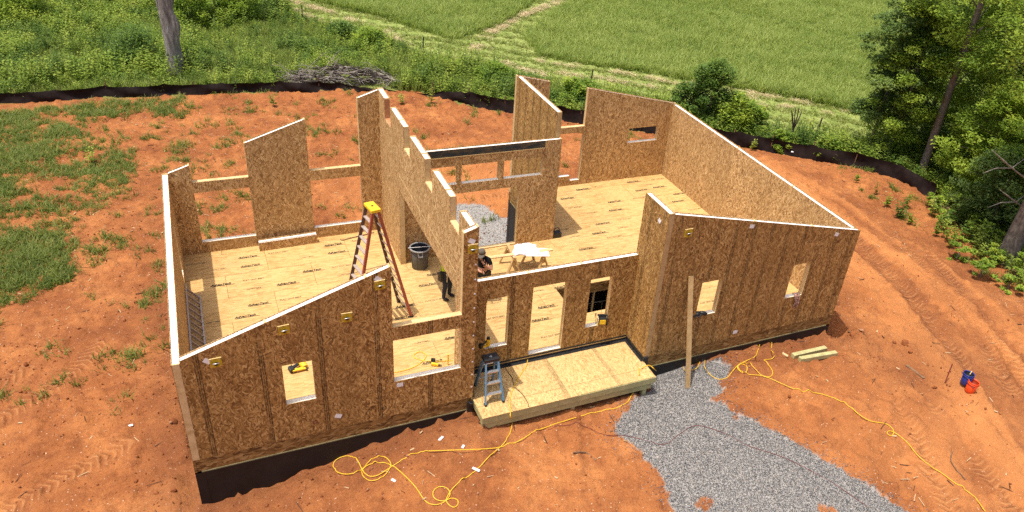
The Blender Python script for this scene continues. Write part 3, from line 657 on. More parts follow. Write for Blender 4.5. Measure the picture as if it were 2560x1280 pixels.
def stepladder(name, label, loc, rotz, H, sp, wb, wt, n, rail, rail2, cap, group=None):
    t = thing(name, label, 'ladder', loc, (0, 0, rotz), group)
    def at(side, f, s): # f 0 bottom .. 1 top
        x = side*(sp*(1-f)+.07*f); y = s*(wb*(1-f)+wt*f)/2; return Vector((x, y, H*f))
    for side, mt in ((-1, rail), (1, rail)):
        for s in (-1, 1):
            mb = MB().bar(at(side, .012, s), at(side, .99, s), .04, .085, (1, 0, 0) if False else (0, 0, 1))
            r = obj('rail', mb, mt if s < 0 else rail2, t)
            p = at(side, 0, s); obj('foot', MB().box(p.x-.05, p.x+.05, p.y-.028, p.y+.028, 0, .05), 'black', r)
    for k in range(1, n+1):
        f = k/(n+1); a, b = at(-1, f, -1), at(-1, f, 1)
        obj('step', MB().box(a.x-.045, a.x+.045, a.y+.017, b.y-.017, a.z-.03, a.z), 'alu_worn' if n > 5 else 'alu', t)
        if n > 5 or k % 2:
            a, b = at(1, f, -1), at(1, f, 1); obj('cross_bar', MB().box(a.x-.012, a.x+.012, a.y+.017, b.y-.017, a.z-.018, a.z+.012), 'alu', t)
    for s in (-1, 1): obj('spreader', MB().bar(at(-1, .42, s)+Vector((0, -s*.02, 0)), at(1, .42, s)+Vector((0, -s*.02, 0)), .006, .03), 'alu', t)
    obj('top_cap', MB().box(-.13, .13, -wt/2-.05, wt/2+.05, H-.03, H+.055), cap, t, bevel=.014)
    obj('cap_socket', MB().lathe([(.035, .0), (.035, .004), (.02, .004), (.02, 0)], (0, 0, H+.056), 14), 'black' if cap != 'black' else 'grey_rim', t)
    return t
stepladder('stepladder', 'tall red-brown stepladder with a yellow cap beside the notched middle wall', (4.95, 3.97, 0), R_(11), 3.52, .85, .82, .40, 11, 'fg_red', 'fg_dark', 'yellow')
stepladder('stepladder', 'short blue stepladder with a black cap on the porch deck', (6.90, .10, DECK), R_(90), 1.15, .40, .47, .30, 3, 'fg_blue', 'fg_blue', 'black')
# bare metal ladder on its edge along the left wall
t = thing('ladder', 'bare metal ladder lying on edge against the left wall inside', 'ladder', (.35, 4.6, 0))
for (x, z, nm) in ((-.15, .44, 'rail'), (.15, .03, 'rail')):
    obj(nm, MB().box(x-.018, x+.018, -1.9, 1.86, z-.045, z+.045), 'alu', t)
for k in range(12): yy = -1.75+k*.31; obj('rung', MB().bar((-.14, yy, .43), (.14, yy, .05), .045, .045), 'lumber_dull' if False else 'alu_worn', t)
# bin
t = thing('rubbish_bin', 'round grey plastic rubbish bin standing by the rear door wall', 'bin', (6.80, 6.22, 0))
obj('barrel', MB().lathe([(.235, 0), (.245, .01), (.265, .35), (.285, .70), (.275, .70), (.255, .35), (.225, .03)], n=36), 'grey_can', t, smooth=True)
obj('rim', MB().lathe([(.283, .66), (.312, .67), (.318, .70), (.308, .715), (.276, .712), (.274, .66)], n=36, close=False), 'grey_rim', t, smooth=True)
obj('bin_bag', MB().lathe([(.272, .69), (.24, .45), (.20, .28), (.0, .25)], n=28, close=False), 'can_in', t, smooth=True)
for a in (-1.75, 1.39): 
    c, s = math.cos(a), math.sin(a); mb = MB()
    for q in (-.07, .07): mb.bar((c*.275-s*q, s*.275+c*q, .66), (c*.31-s*q*.8, s*.31+c*q*.8, .53), .03, .02)
    mb.bar((c*.31-s*.075, s*.31+c*.075, .53), (c*.31+s*.075, s*.31-c*.075, .53), .03, .03); obj('handle', mb, 'grey_rim', t)
for k in range(8): a = k*math.pi/4+.2; obj('rib', MB().bar((.247*math.cos(a), .247*math.sin(a), .04), (.285*math.cos(a), .285*math.sin(a), .64), .02, .016), 'grey_can', t)
tag(obj('long_bar', MB().tube([(-.36, .05, 0), (.34, -.06, .01)], .014, 8), 'alu', None, (6.80, 6.17, .735)), 'thin metal bar laid across the top of the grey bin', 'bar')
# lifting plates on the walls
plates = [(540, 906, 'lowest yellow lifting plate, nearest the front left corner'), (710, 824, 'yellow lifting plate on the front left wall above the small window'), (867, 793, 'yellow lifting plate on the front left wall, third from the corner'), (950, 712, 'yellow lifting plate high on the front left wall by the big window gap'), (1182, 622, 'yellow lifting plate near the top of the front post'), (1721, 582, 'yellow lifting plate on the front right wall')]
plate_me = MB().box(-.115, .115, -.02, 0, -.115, .115).mesh('plate', 'plate_y', bevel=.006)
edge_me = MB().box(-.117, .117, -.021, .001, .110, .119).mesh('edge', 'plate_edge')
ring_me = MB().tube([(-.075, -.05, .0), (-.06, -.07, .02), (0, -.085, .028), (.06, -.07, .02), (.075, -.05, 0)], .012, 8).mesh('ring', 'steel', True)
hub_me = MB().lathe([(.04, 0), (.04, .02), (.02, .03), (.02, .05), (0, .05)], n=14).mesh('hub', 'black')
bolt_me = MB().lathe([(.012, 0), (.012, .008), (0, .009)], n=8).mesh('bolt', 'steel')
for x, y, lb in plates:
    p = ray(x, y, 'y', 0); t = thing('lifting_plate', lb, 'plate', (p[0], -.001, p[2]), (0, R_(random.uniform(-4, 4)), 0), 'yellow lifting plates on the walls')
    place('plate', plate_me, t); place('edge', edge_me, t); place('ring', ring_me, t); place('hub', hub_me, t, (0, -.02, -.02), (R_(90), 0, 0))
    for sx in (-.085, .085):
        for sz in (-.085, .085): place('bolt', bolt_me, t, (sx, -.02, sz), (R_(90), 0, 0))
# paper stickers (sub-parts of the walls)
lab = text_mesh('|||| || |||', .05, 0, .001, 'ink', w=.08)
for x, y, ang, w_ in [(518, 903, 40, 'A'), (945, 698, 38, 'A'), (1180, 603, 30, 'A'), (1000, 962, 4, 'A'), (846, 1040, 25, 'A'), (1880, 566, 8, 'F'), (2092, 586, 20, 'F'), (1838, 830, 5, 'F')]:
    p = ray(x, y, 'y', 0); o = obj('paper_label', MB().box(-.075, .075, -.002, 0, -.055, .055), 'paper', W[w_], (p[0], -.0015, p[2]), (0, R_(ang), 0))
    l2 = place('printed_bars', lab, o, (-.05, -.0026, -.03), (R_(90), 0, 0)) if False else None
p = ray(1649, 552, 'x', B); obj('paper_label', MB().box(-.002, 0, -.06, .06, -.06, .06), 'paper', W['RP'], (B-.0015, p[1], p[2]), (R_(30), 0, 0))
for i in range(11): obj('screw_washer', MB().lathe([(.022, 0), (.022, .004), (.008, .005), (0, .003)], n=12), 'paper', W['A'], (A-.05, -.002, .35+i*.4), (R_(90), 0, 0))
# pen and stamp marks written on the wall faces
def mark(s, px, py, size, wkey, ax='y', val=0., mat='ink', w=None, rotz=0., bold=.001):
    me = text_mesh(s, size, 0, bold, mat, w=w); p = ray(px, py, ax, val)
    return place('wall_marking', me, W[wkey], (p[0], -.0022, p[2]), (R_(90), 0, 0) if not rotz else (R_(90), rotz, 0))
mark('E2', 782, 1060, .13, 'A', mat='cord_r', bold=.003); mark('E3', 955, 1025, .13, 'A', mat='ink'); mark('1', 680, 1060, .12, 'A')
# yellow plates aside: the panel offcut on the floor
t = thing('panel_offcut', 'foam panel offcut lying on edge below the middle back panel', 'offcut', (3.2, 8.56, 0), (0, 0, R_(2)))
obj('board_sheet', MB().box(-.88, .88, -.09, -.077, .0, .30), 'osb_in', t); obj('board_sheet', MB().box(-.88, .88, .077, .09, 0, .33), 'osb_in', t)
obj('foam_core', MB().box(-.87, .87, -.0765, -.012, .002, .27).box(-.87, .87, .012, .0765, .002, .29), 'foam', t); obj('spline', MB().box(-.87, .87, -.0115, .0115, .0, .255), 'lumber', t)
tag(obj('pry_bar', MB().tube(smooth_path([ray(850, 597, 'z', .02), ray(856, 600, 'z', .02), ray(880, 594, 'z', .02), ray(935, 581, 'z', .02)], 4), .014, 6), 'dirt_stick'), 'bent brown pry bar lying on the floor behind the tall ladder', 'pry bar')
# cordless tools
def tool(name, label, loc, rz, kind='drill', s=1., rx=0.):
    t = thing(name, label, 'tool', loc, (rx, 0, rz))
    if kind == 'drill':
        obj('body', MB().box(-.10, .12, -.035, .035, .02*s, .10), 'yellow', t, bevel=.014); obj('handle', MB().bar((.03, 0, .05), (.10, -.17, .05), .045, .05), 'black', t, bevel=.01)
        obj('battery', MB().box(.05, .17, -.23, -.16, .0, .10), 'black', t, bevel=.01); obj('nose', MB().tube([(-.10, 0, .06), (-.20, 0, .06)], [.026, .012], 12), 'black', t)
    else:
        obj('body', MB().tube([(0, 0, .06), (0, 0, .17), (0, 0, .24)], [.05, .06, .045], 14), 'yellow', t); obj('motor', MB().tube([(0, 0, .24), (0, 0, .29)], [.045, .03], 14), 'black', t)
        obj('handle', MB().bar((.03, 0, .19), (.20, 0, .15), .04, .05), 'black', t, bevel=.01); obj('magazine', MB().bar((0, 0, .04), (.21, 0, .10), .03, .05), 'yellow', t, bevel=.006)
        obj('battery', MB().box(.17, .25, -.04, .04, .09, .19), 'black', t, bevel=.01); obj('nose', MB().tube([(0, 0, .07), (0, 0, .0)], [.02, .014], 10), 'black', t)
    return t
p = ray(768, 928, 'z', 0); tool('nail_gun', 'yellow nail gun lying on the floor behind the small front left window', (p[0], p[1], .06), R_(200), 'gun', rx=R_(80)).scale = (1.5, 1.5, 1.5)
p = ray(1088, 915, 'z', 0); tool('drill', 'small dark drill on the floor behind the big lower window', (p[0], p[1], .0), R_(150)).scale = (.9, .9, .9)
tool('nail_gun', 'yellow and black nail gun standing on the left porch window sill', (7.20, E+.06, .575), R_(200), 'gun').scale = (1.15, 1.15, 1.15)
# site radio on the right porch window sill
t = thing('site_radio', 'yellow and black caged work radio on the right porch window sill', 'radio', (10.52, E+.03, .605), (0, 0, R_(-14)))
obj('body', MB().box(-.11, .11, -.10, .16, .035, .23), 'black', t, bevel=.02); obj('speaker_panel', MB().box(-.085, .085, -.112, -.1005, .06, .205), 'yellow', t, bevel=.004)
for s in (-1, 1): obj('cage_bar', MB().tube(smooth_path([(s*.135, -.12, .02), (s*.14, -.10, .25), (s*.14, .18, .25), (s*.135, .2, .02), (s*.135, -.12, .02)], 4), .016, 8), 'black' if s > 0 else 'plate_edge', t)
obj('carry_handle', MB().tube([(-.14, .0, .26), (-.05, .02, .30), (.05, .02, .30), (.14, 0, .26)], .017, 8), 'black', t); obj('aerial', MB().tube([(0, .15, .23), (-.01, .17, .62)], .004, 5), 'black', t)
# gloves on the front right window sill
t = thing('work_gloves', 'pair of black work gloves heaped on the front right window sill', 'gloves', (12.99, .05, 1.08))
for gx, gr in ((-.06, .3), (.09, -.5)):
    mb = MB().tube([(-.13, 0, .03), (-.05, 0, .06), (.04, .01, .065), (.09, .01, .05)], [.045, .06, .062, .04], 10)
    for k in range(4): mb.tube([(.07, -.05+k*.034, .05), (.13, -.06+k*.04, .045), (.165+.01*(k % 2), -.06+k*.042, .02)], [.02, .019, .012], 7)
    mb.tube([(.0, .055, .05), (.05, .10, .045), (.08, .11, .02)], [.022, .02, .012], 7)
    obj('glove', mb, 'black', t, (gx, -.02, 0), (0, 0, R_(180)+gr), smooth=True)
# cloth hanging over the other sill
mb = MB(); N = 15; prof = [(.09, .02), (.05, .045), (.0, .05), (-.03, .035), (-.045, -.02), (-.04, -.12), (-.055, -.22), (-.045, -.32), (-.05, -.40)]
def cl(i, j): u = i/(N-1); y, z = prof[j]; w = .20-.05*min(1, max(0, (.05-z)/.3)); return ((u-.5)*w+.02*math.sin(j*1.3), y+.018*math.sin(u*13+j*.8)-.006, z+.02*math.sin(u*9+j)+(.03*math.sin(u*3.1) if j == 8 else 0))
b0 = 0
for j in range(len(prof)):
    for i in range(N): mb.v.append(cl(i, j))
for j in range(len(prof)-1):
    for i in range(N-1): mb.f.append((j*N+i, j*N+i+1, (j+1)*N+i+1, (j+1)*N+i)); mb.m.append(0)
o = obj('rag', mb, 'camo', None, (16.40, -.0, 1.075), smooth=True); md = o.modifiers.new('thick', 'SOLIDIFY'); md.thickness = .02; md.offset = 0
tag(o, 'mottled pink and black rag hanging over the far right window sill', 'rag')
# leaning board, timbers, block
t0 = Vector((12.38, -.90, float(ground_z(12.38, -.90)))); mb = MB().bar(t0, (12.39, -.03, 2.53), .14, .04, (0, -1, .3)); tag(obj('leaning_board', mb, 'lumber_dull'), 'long pale board leaning against the front right wall', 'board')
def timber(pa, pb, lb, sz=.14, mat='treated', lift=0.):
    a, b = G(*pa), G(*pb); a.z += sz/2+lift; b.z += sz/2+lift; mb = MB().bar(a, b, sz, sz); return tag(obj('timber', mb, mat, bevel=.006), lb, 'timber', 'treated timbers on the clay')
timber((1980, 895), (2062, 876), 'treated square timber on the clay, the one nearer the house'); timber((1997, 904), (2088, 888), 'treated square timber on the clay, the one farther from the house')
p = G(1850, 882); tag(obj('wood_block', MB().box(-.07, .07, -.06, .06, 0, .05), 'lumber', None, p, (0, 0, .6), bevel=.004), 'small pale wood block on the clay below the front right wall', 'block')
p = G(1962, 888); tag(obj('wood_block', MB().box(-.09, .09, -.04, .04, 0, .04), 'lumber', None, p, (0, .2, -.9), bevel=.004), 'wood scrap at the left ends of the two timbers', 'block')
# buckets
MT['bucket_shade'] = plain('dark_orange_inside', (.30, .03, .008), .5, .4)  # orange darkened: the shade inside the bucket is painted into the colour
def bucket(lb, px, mt, tilt=(0, 0), hb=True):
    p = G(*px); t = thing('bucket', lb, 'bucket', p, (tilt[0], tilt[1], .5))
    obj('shell', MB().lathe([(.128, 0), (.133, .01), (.148, .36), (.1405, .36), (.141, .34)], n=28), mt, t, smooth=True)
    obj('rim', MB().lathe([(.149, .29), (.162, .295), (.164, .31), (.15, .315), (.152, .345), (.158, .352), (.156, .368), (.142, .37), (.141, .34)], n=28, close=False), mt, t, smooth=True)
    obj('inside', MB().lathe([(.139, .345), (.132, .20), (.0, .19)], n=24, close=False), 'can_in' if mt == 'bucket_b' else 'bucket_shade', t, smooth=True)  # dark inner surface stands in for the shade inside the bucket
    obj('bail', MB().tube(smooth_path([(-.16, 0, .31), (-.13, -.09, .22), (0, -.165, .15), (.13, -.09, .22), (.16, 0, .31)], 4), .004, 6), 'steel', t); return t
bucket('blue plastic bucket with a trowel in it beside an orange bucket', (2412, 958), 'bucket_b'); bucket('orange plastic bucket beside a blue bucket on the clay', (2423, 978), 'bucket_o', (.04, .02))
p = G(2412, 958); t = thing('trowel', 'pale trowel sticking out of the blue bucket', 'trowel', p+Vector((.03, .0, .24)), (0, .5, .3)); obj('blade', MB().box(-.04, .04, -.003, .003, -.1, .08), 'steel', t); obj('handle', MB().tube([(0, 0, .08), (.02, 0, .20)], .014, 8), 'lumber', t)
# stakes and sticks lying about
for (a, b, r, lb, mt) in [((2265, 915), (2310, 948), .028, 'grey weathered stake lying on the clay near the buckets', 'dirt_stick'), ((2120, 830), (2160, 838), .02, 'dark root end by the corner hole', 'dirt_stick')]:
    A_, B_ = G(*a), G(*b); A_.z += r; B_.z += r; tag(obj('stake', MB().bar(A_, B_, r*3, r*1.6), mt), lb, 'stake')
p = G(2362, 958); tag(obj('marker_rod', MB().tube([p, p+Vector((.12, .1, .62))], .016, 8), 'cord_r'), 'reddish marker rod standing in the clay left of the buckets', 'rod')
tag(obj('stick', MB().tube(smooth_path([G(*q)+Vector((0, 0, .02)) for q in [(2380, 1130), (2377, 1152), (2390, 1175), (2405, 1190), (2412, 1200)]], 4), .016, 6), 'dirt_stick'), 'curved dark stick lying on the orange clay at lower right', 'stick')
tag(obj('stick', MB().tube(smooth_path([G(*q)+Vector((0, 0, .02)) for q in [(1433, 1133), (1465, 1133), (1490, 1152)]], 4), .018, 6), 'dirt_stick'), 'short brown stick on the clay in front of the porch', 'stick')
for q, ang, ln, lb in [((1102, 1098), .7, .17, 'white plastic scrap on the clay left of the porch'), ((1158, 1117), .9, .14, 'thin white scrap right of the larger white scrap'), ((1190, 1175), -.8, .19, 'white tag on the yellow cord below the porch'), ((985, 1203), -.9, .14, 'white splinter beside the yellow cord loops'), ((327, 1065), .3, .10, 'white scrap on the clay left of the house')]:
    p = G(*q); tag(obj('scrap', MB().box(-ln/2, ln/2, -.03, .03, 0, .02), 'paper', None, p+Vector((0, 0, .01)), (.1, .1, ang)), lb, 'scrap')
# cords
def cord(label, spec, r, mat, name='extension_cord', n=8, cat='cord'):
    pts = []
    for s in spec:
        if len(s) == 2: p = G(*s); p.z += r+.008
        else: p = Vector(ray(s[0], s[1], 'z', s[2])); p.z += r+.002
        pts.append(p)
    P = smooth_path(pts, n)
    for i, p in enumerate(P):
        if len(spec[min(i//n, len(spec)-1)]) == 2 and len(spec[min(i//n+1, len(spec)-1)]) == 2: p.z = max(p.z, float(ground_z(p.x, p.y))+r)
    return tag(obj(name, MB().tube(P, r, 7), mat, smooth=True), label, cat)
cA = [(x/4.923+800, y/4.923+1080) for x, y in [(2560, 50), (2400, 140), (2250, 185), (2050, 215), (1600, 232), (1330, 242), (1220, 262), (1050, 330), (880, 435), (720, 535), (620, 552), (560, 520), (520, 470), (470, 370), (400, 312), (300, 305), (200, 350), (163, 420), (200, 490), (300, 525), (420, 512), (520, 465), (600, 375), (700, 315), (800, 315), (870, 390), (850, 465), (790, 545), (700, 595), (600, 600), (530, 545), (520, 480), (600, 410), (740, 388), (870, 412), (960, 470), (1080, 580), (1180, 690), (1260, 810), (1330, 880), (1420, 902), (1500, 882), (1560, 840), (1600, 770), (1570, 705), (1500, 680), (1420, 705), (1390, 770), (1420, 830), (1500, 856), (1570, 838), (1640, 822), (1695, 850), (1695, 900), (1650, 933), (1590, 905), (1555, 840), (1600, 745), (1680, 655), (1800, 570), (1900, 495), (1980, 420), (2080, 310), (2220, 190), (2290, 110), (2345, 0)]]
cA = [(1597, 920, DECK), (1597, 940, DECK), (1595, 955), (1588, 982), (1570, 1005), (1545, 1020), (1490, 1032), (1430, 1048), (1370, 1068), (1335, 1080)] + cA + [(1279, 1068), (1281, 1050), (1276, 1043, DECK-.02), (1276, 1028, DECK), (1275, 1000, DECK), (1282, 975, DECK), (1300, 940, DECK), (1316, 915, DECK), (1320, 890, DECK)]
cord('long yellow cord looping over the clay left of and across the porch', cA, .011, 'cord_y')
cB = [(x/4+1560, y/4+680) for x, y in [(350, 1025), (400, 995), (480, 978), (600, 988), (680, 985), (740, 950), (800, 850), (850, 795), (885, 820), (860, 870), (810, 895), (800, 940), (840, 1010), (900, 1060), (960, 1078), (1030, 1060), (1090, 990), (1150, 930), (1250, 880), (1320, 840), (1350, 780), (1400, 762), (1470, 790), (1502, 840), (1470, 875), (1400, 885), (1440, 930), (1480, 990), (1480, 1035), (1440, 1055), (1370, 1040), (1250, 1030), (1180, 1010), (1135, 970), (1150, 935), (1200, 930), (1230, 975), (1210, 1008), (1160, 990), (1140, 940), (1200, 915), (1280, 945), (1370, 1035), (1450, 1065), (1560, 1115), (1700, 1175), (1800, 1205), (1950, 1220), (2050, 1250), (2130, 1280)]]
cB2 = [(x/4+2080, y/4+960) for x, y in [(180, 235), (270, 310), (380, 375), (480, 392), (550, 410), (605, 455), (615, 500), (585, 522), (550, 500), (570, 475), (630, 495), (740, 580), (830, 690), (900, 760), (980, 825), (1100, 900), (1220, 990), (1380, 1100), (1450, 1170), (1530, 1280)]]
cord('yellow cord snaking from the porch corner across the clay to the lower right', [(1603, 922, DECK), (1622, 914, DECK), (1637, 925, DECK)]+cB+cB2, .011, 'cord_y')
cord('yellow cord looped on the floor inside the big lower window', [(985+0, 932, 0), (1010, 927, 0), (1040, 916, 0), (1060, 900, 0), (1065, 888, 0), (1050, 880, 0), (1035, 888, 0), (1040, 897, 0), (1065, 903, 0), (1100, 904, 0), (1132, 902, 0)], .011, 'cord_y')
cord('thin dark cord running over the porch deck from the left window', [(1258, 866, .3), (1261, 905, DECK), (1266, 925, DECK), (1280, 945, DECK), (1287, 968, DECK), (1305, 985, DECK), (1318, 1005, DECK), (1322, 1018, DECK)], .008, 'cord_b')
cord('thin dull red cord lying across the gravel path', [(1370, 1075), (1430, 1062), (1470, 1070), (1510, 1088), (1560, 1090), (1600, 1098), (1660, 1112), (1700, 1085), (1740, 1065), (1800, 1080), (1870, 1115), (1960, 1145), (2040, 1185), (2100, 1220), (2170, 1270)], .007, 'cord_r')
tag(obj('yellow_stake', MB().bar(Vector(ray(1120, 912, 'z', 0)), Vector(ray(1120, 912, 'z', 0))+Vector((0, .0, .35)), .03, .03), 'yellow'), 'short yellow level standing on the floor inside the big window', 'level')
# orange tool leaning by the porch post
t = thing('handsaw', 'orange handled tool leaning on the post beside the blue stepladder', 'tool', (A+.06, .12, DECK)); obj('blade', MB().bar((.0, 0, .02), (-.03, .02, .45), .02, .08), 'black', t); obj('handle', MB().bar((-.03, .02, .28), (-.045, .035, .62), .035, .10), 'orange', t, bevel=.012)
# sawhorses with boards and plans
hx = [thing('sawhorse', 'left wooden sawhorse under the white sheets', 'sawhorse', (9.47, 5.28, 0), (0, 0, R_(-6)), 'sawhorses in the middle room'), thing('sawhorse', 'right wooden sawhorse under the white sheets', 'sawhorse', (10.28, 5.15, 0), (0, 0, R_(14)), 'sawhorses in the middle room')]
for t in hx:
    obj('beam', MB().box(-.045, .045, -.42, .42, .58, .67), 'lumber_dull', t)
    for yy in (-.36, .36):
        for s in (-1, 1): obj('leg', MB().bar((s*.03, yy, .60), (s*.24, yy*1.15, .0), .085, .04), 'lumber_dull', t)
        obj('gusset', MB().box(-.11, .11, yy-.012, yy+.012, .36, .48), 'lumber_dull', t)
tag(obj('long_board', MB().bar((8.55, 5.08, .69), (10.75, 4.98, .69), .14, .038), 'lumber'), 'long pale board laid across both sawhorses', 'board')
def sheets():
    N = 22; mb = MB()
    for j in range(N):
        for i in range(N):
            u, v = i/(N-1)-.5, j/(N-1)-.5
            x = u*.85*(1-.15*math.sin(v*4)); y = v*.62*(1-.1*math.cos(u*5)); r = max(abs(u), abs(v))*2
            z = .80+.10*math.exp(-((u-.02)**2+(v-.1)**2)*9)+.025*math.sin(u*11+v*4)+.02*math.sin(v*15-u*7)-.10*max(0, r-.72)/.28
            mb.v.append((x, y, z))
    for j in range(N-1):
        for i in range(N-1): mb.f.append((j*N+i, j*N+i+1, (j+1)*N+i+1, (j+1)*N+i)); mb.m.append(0)
    o = obj('plan_sheets', mb, 'plans', None, (9.93, 5.17, -.03), (0, 0, -.25), smooth=True); md = o.modifiers.new('thick', 'SOLIDIFY'); md.thickness = .03
    tag(o, 'heap of crumpled white printed sheets on the sawhorses', 'paper')
    o2 = obj('drawing_board', MB().box(-.36, .36, -.24, .24, .672, .69), 'paper', None, (10.22, 4.97, 0), (0, 0, -.3)); tag(o2, 'flat white board under the crumpled sheets, over the right sawhorse', 'board')
sheets()
# rear door threshold, small black bag behind the rear wall
obj('threshold', MB().box(7.61, 10.175, DM+.01, DM+T-.01, .003, .045), 'lumber', W['M'])
t = thing('tool_bag', 'small black tool bag on the floor at the end of the rear door wall', 'bag', (11.72, 6.75, 0)); obj('pouch', MB().box(-.16, .16, -.10, .12, 0, .2), 'black', t, bevel=.04); obj('handle', MB().tube(smooth_path([(-.1, 0, .18), (-.07, 0, .33), (.07, 0, .33), (.1, 0, .18)], 4), .014, 6), 'black', t)
# ------------------------------------------------------------------ silt fences
MT['silt'] = plain('black_silt_fabric', (.016, .010, .009), .8, .12, var=.6, scale=3.5, bump=.4)
def silt(label, line, h=.60, t0=0., t1=0.):
    P = []; 
    for i in range(len(line)-1):
        a, b = np.array(line[i]), np.array(line[i+1]); n = max(2, int(np.hypot(*(b-a))/.22))
        P += [tuple(a+(b-a)*k/n) for k in range(n)]
    P.append(line[-1]); P = np.array(P)
    for _ in range(6): P[1:-1] = .25*P[:-2]+.5*P[1:-1]+.25*P[2:]
    t = thing('silt_fence', label, 'fence', (float(P[0, 0]), float(P[0, 1]), float(ground_z(*P[0])))); off = Vector(t.location)
    mb = MB(); n = len(P); rows = 6
    for i, (x, y) in enumerate(P):
        d = P[min(i+1, n-1)]-P[max(i-1, 0)]; d = d/np.hypot(*d); nrm = np.array((-d[1], d[0])); s = i*.22
        g = float(ground_z(x, y)); hh = h*(.96+.04*math.cos(s*2*math.pi/1.9))*(.94+.1*float(vnoise(np.array(s*.35), np.array(2.), 4)))*min(1., (s/t0 if t0 else 1)+.05, ((n-1-i)*.22/t1 if t1 else 1)+.05)
        for r in range(rows):
            v = r/(rows-1); bow = .10*math.sin(math.pi*v)*math.sin(s*2*math.pi/1.9*.5+1)+.05*math.sin(s*3.3+v*5)*(1-v*.4)-.10*(1-v)**2
            mb.v.append((x+nrm[0]*bow-off.x, y+nrm[1]*bow-off.y, g-.05+hh*v-off.z))
    for i in range(n-1):
        for r in range(rows-1): mb.f.append((i*rows+r, (i+1)*rows+r, (i+1)*rows+r+1, i*rows+r+1)); mb.m.append(0)
    obj('fabric', mb, 'silt', t, smooth=True)
    for i in range(4, n-14, 9):
        x, y = P[i]; g = float(ground_z(x, y)); d = P[min(i+1, n-1)]-P[i-1]; d = d/np.hypot(*d); x, y = x-d[1]*.06, y+d[0]*.06
        obj('stake', MB().box(-.02, .02, -.02, .02, -.1, h*1.06), 'dirt_stick', t, (x-off.x, y-off.y, g-off.z), (random.uniform(-.05, .05), random.uniform(-.05, .05), random.random()))
silt('black silt fence along the weeds behind the left wing', FENCE_A, .60, 0, 5.); silt('black silt fence curving from behind the house to the right-hand trees', FENCE_B, .82, 3., 0)

# ================================================================== LOOSE GROUND COVER
def rock_mesh(name, mat, seed, n=1, flat=.7):
    bm = bmesh.new(); bmesh.ops.create_icosphere(bm, subdivisions=n, radius=.5); r = random.Random(seed)
    ax = [Vector((r.uniform(-1, 1), r.uniform(-1, 1), r.uniform(-1, 1))).normalized() for _ in range(6)]
    for v in bm.verts:
        s = 1.
        for a in ax: s -= .16*max(0, v.co.normalized().dot(a)-.35)
        v.co *= s*r.uniform(.85, 1.12); v.co.z *= flat
    me = bpy.data.meshes.new(name); bm.to_mesh(me); bm.free(); me.materials.append(MT[mat]); return me
m = NT('clay_clod'); rr = m.rnd(); m.fin(m.mix(m.noise(m.objc(), 3, 3), m.ramp(rr, [(0, (.16, .052, .020)), (.6, (.31, .11, .040)), (.93, (.44, .19, .075)), (1, (.58, .42, .28))]), (.23, .08, .03)), .95, .1); MT['clod'] = m.m
m = NT('gravel_stone'); m.fin(m.ramp(m.rnd(), [(0, (.045, .044, .045)), (.35, (.11, .108, .108)), (.7, (.19, .186, .183)), (.95, (.36, .352, .34)), (1, (.42, .28, .18))]), .85, .25); MT['stone'] = m.m
def rand_rot(n, full=True): return np.c_[RNG.uniform(-3, 3, n) if full else RNG.normal(0, .12, n), RNG.uniform(-3, 3, n) if full else RNG.normal(0, .12, n), RNG.uniform(0, 6.28, n)]
def sample(n, x0, x1, y0, y1): return RNG.uniform(x0, x1, n), RNG.uniform(y0, y1, n)
# clods
x, y = sample(120000, -8, 32, -8, 27); dd = poly_dist(x, y, FOOT, True)
dens = .05+.8*np.exp(-(dd/1.1)**2)+.45*np.clip((2-x)/6, 0, 1)*(y < 16)+.45*np.exp(-(((x-20.3)/2.2)**2+((y+2.2)/1.6)**2))+.35*np.exp(-(((x-5.2)/3)**2+((y-10.8)/1.5)**2))+.35*np.exp(-(((x-19.4)/1.4)**2+((y-.3)/1.0)**2))
k = in_poly(x, y, DIRT) & ~in_poly(x, y, FOOT) & ~in_poly(x, y, GRAVEL_F) & (RNG.random(len(x)) < dens*np.clip(fbm(x, y, .7, 2, 3)*2-.35, .1, 1.2)) & (dd > .05)
x, y = x[k], y[k]; s = .02+.07*RNG.random(len(x))**3+.14*(RNG.random(len(x)) > .98)*RNG.random(len(x))
scatter('clay_clods', np.c_[x, y, ground_z(x, y)+s*.12], rand_rot(len(x)), s, RNG.integers(0, 4, len(x)), [rock_mesh('clod', 'clod', i) for i in range(4)], 'loose clay clods and pebbles strewn over the site')
# gravel
def gravel(poly, n, name, label, gap=True):
    P = np.array(poly); x, y = sample(n, P[:, 0].min()-.5, P[:, 0].max()+.5, P[:, 1].min()-.5, P[:, 1].max()+.5)
    wx = x+(fbm(x, y, 2.2, 3, 61)-.5)*.30; wy = y+(fbm(x, y, 2.2, 3, 67)-.5)*.30
    d = poly_dist(x, y, poly, True); k = (in_poly(wx, wy, poly) | ((d < .6) & (RNG.random(n) < .22*np.exp(-d/.22)))) & (np.hypot(x-cC[0], y-cC[1]) < 30) & ~in_poly(x, y, FOOT)
    if gap: k &= ~((fbm(x, y, .9, 3, 71) > .75) & (RNG.random(n) > .25))
    x, y = x[k], y[k]; s = RNG.uniform(.016, .038, len(x)); scatter(name, np.c_[x, y, ground_z(x, y)+s*.18], rand_rot(len(x)), s, RNG.integers(0, 4, len(x)), [rock_mesh('stone', 'stone', 20+i, 1, .65) for i in range(4)], label)
gravel([p for p in GRAVEL_F], 170000, 'gravel_path', 'grey crushed gravel path leading to the porch'); gravel(GRAVEL_B, 22000, 'gravel_patch', 'grey gravel patch behind the rear door', False)
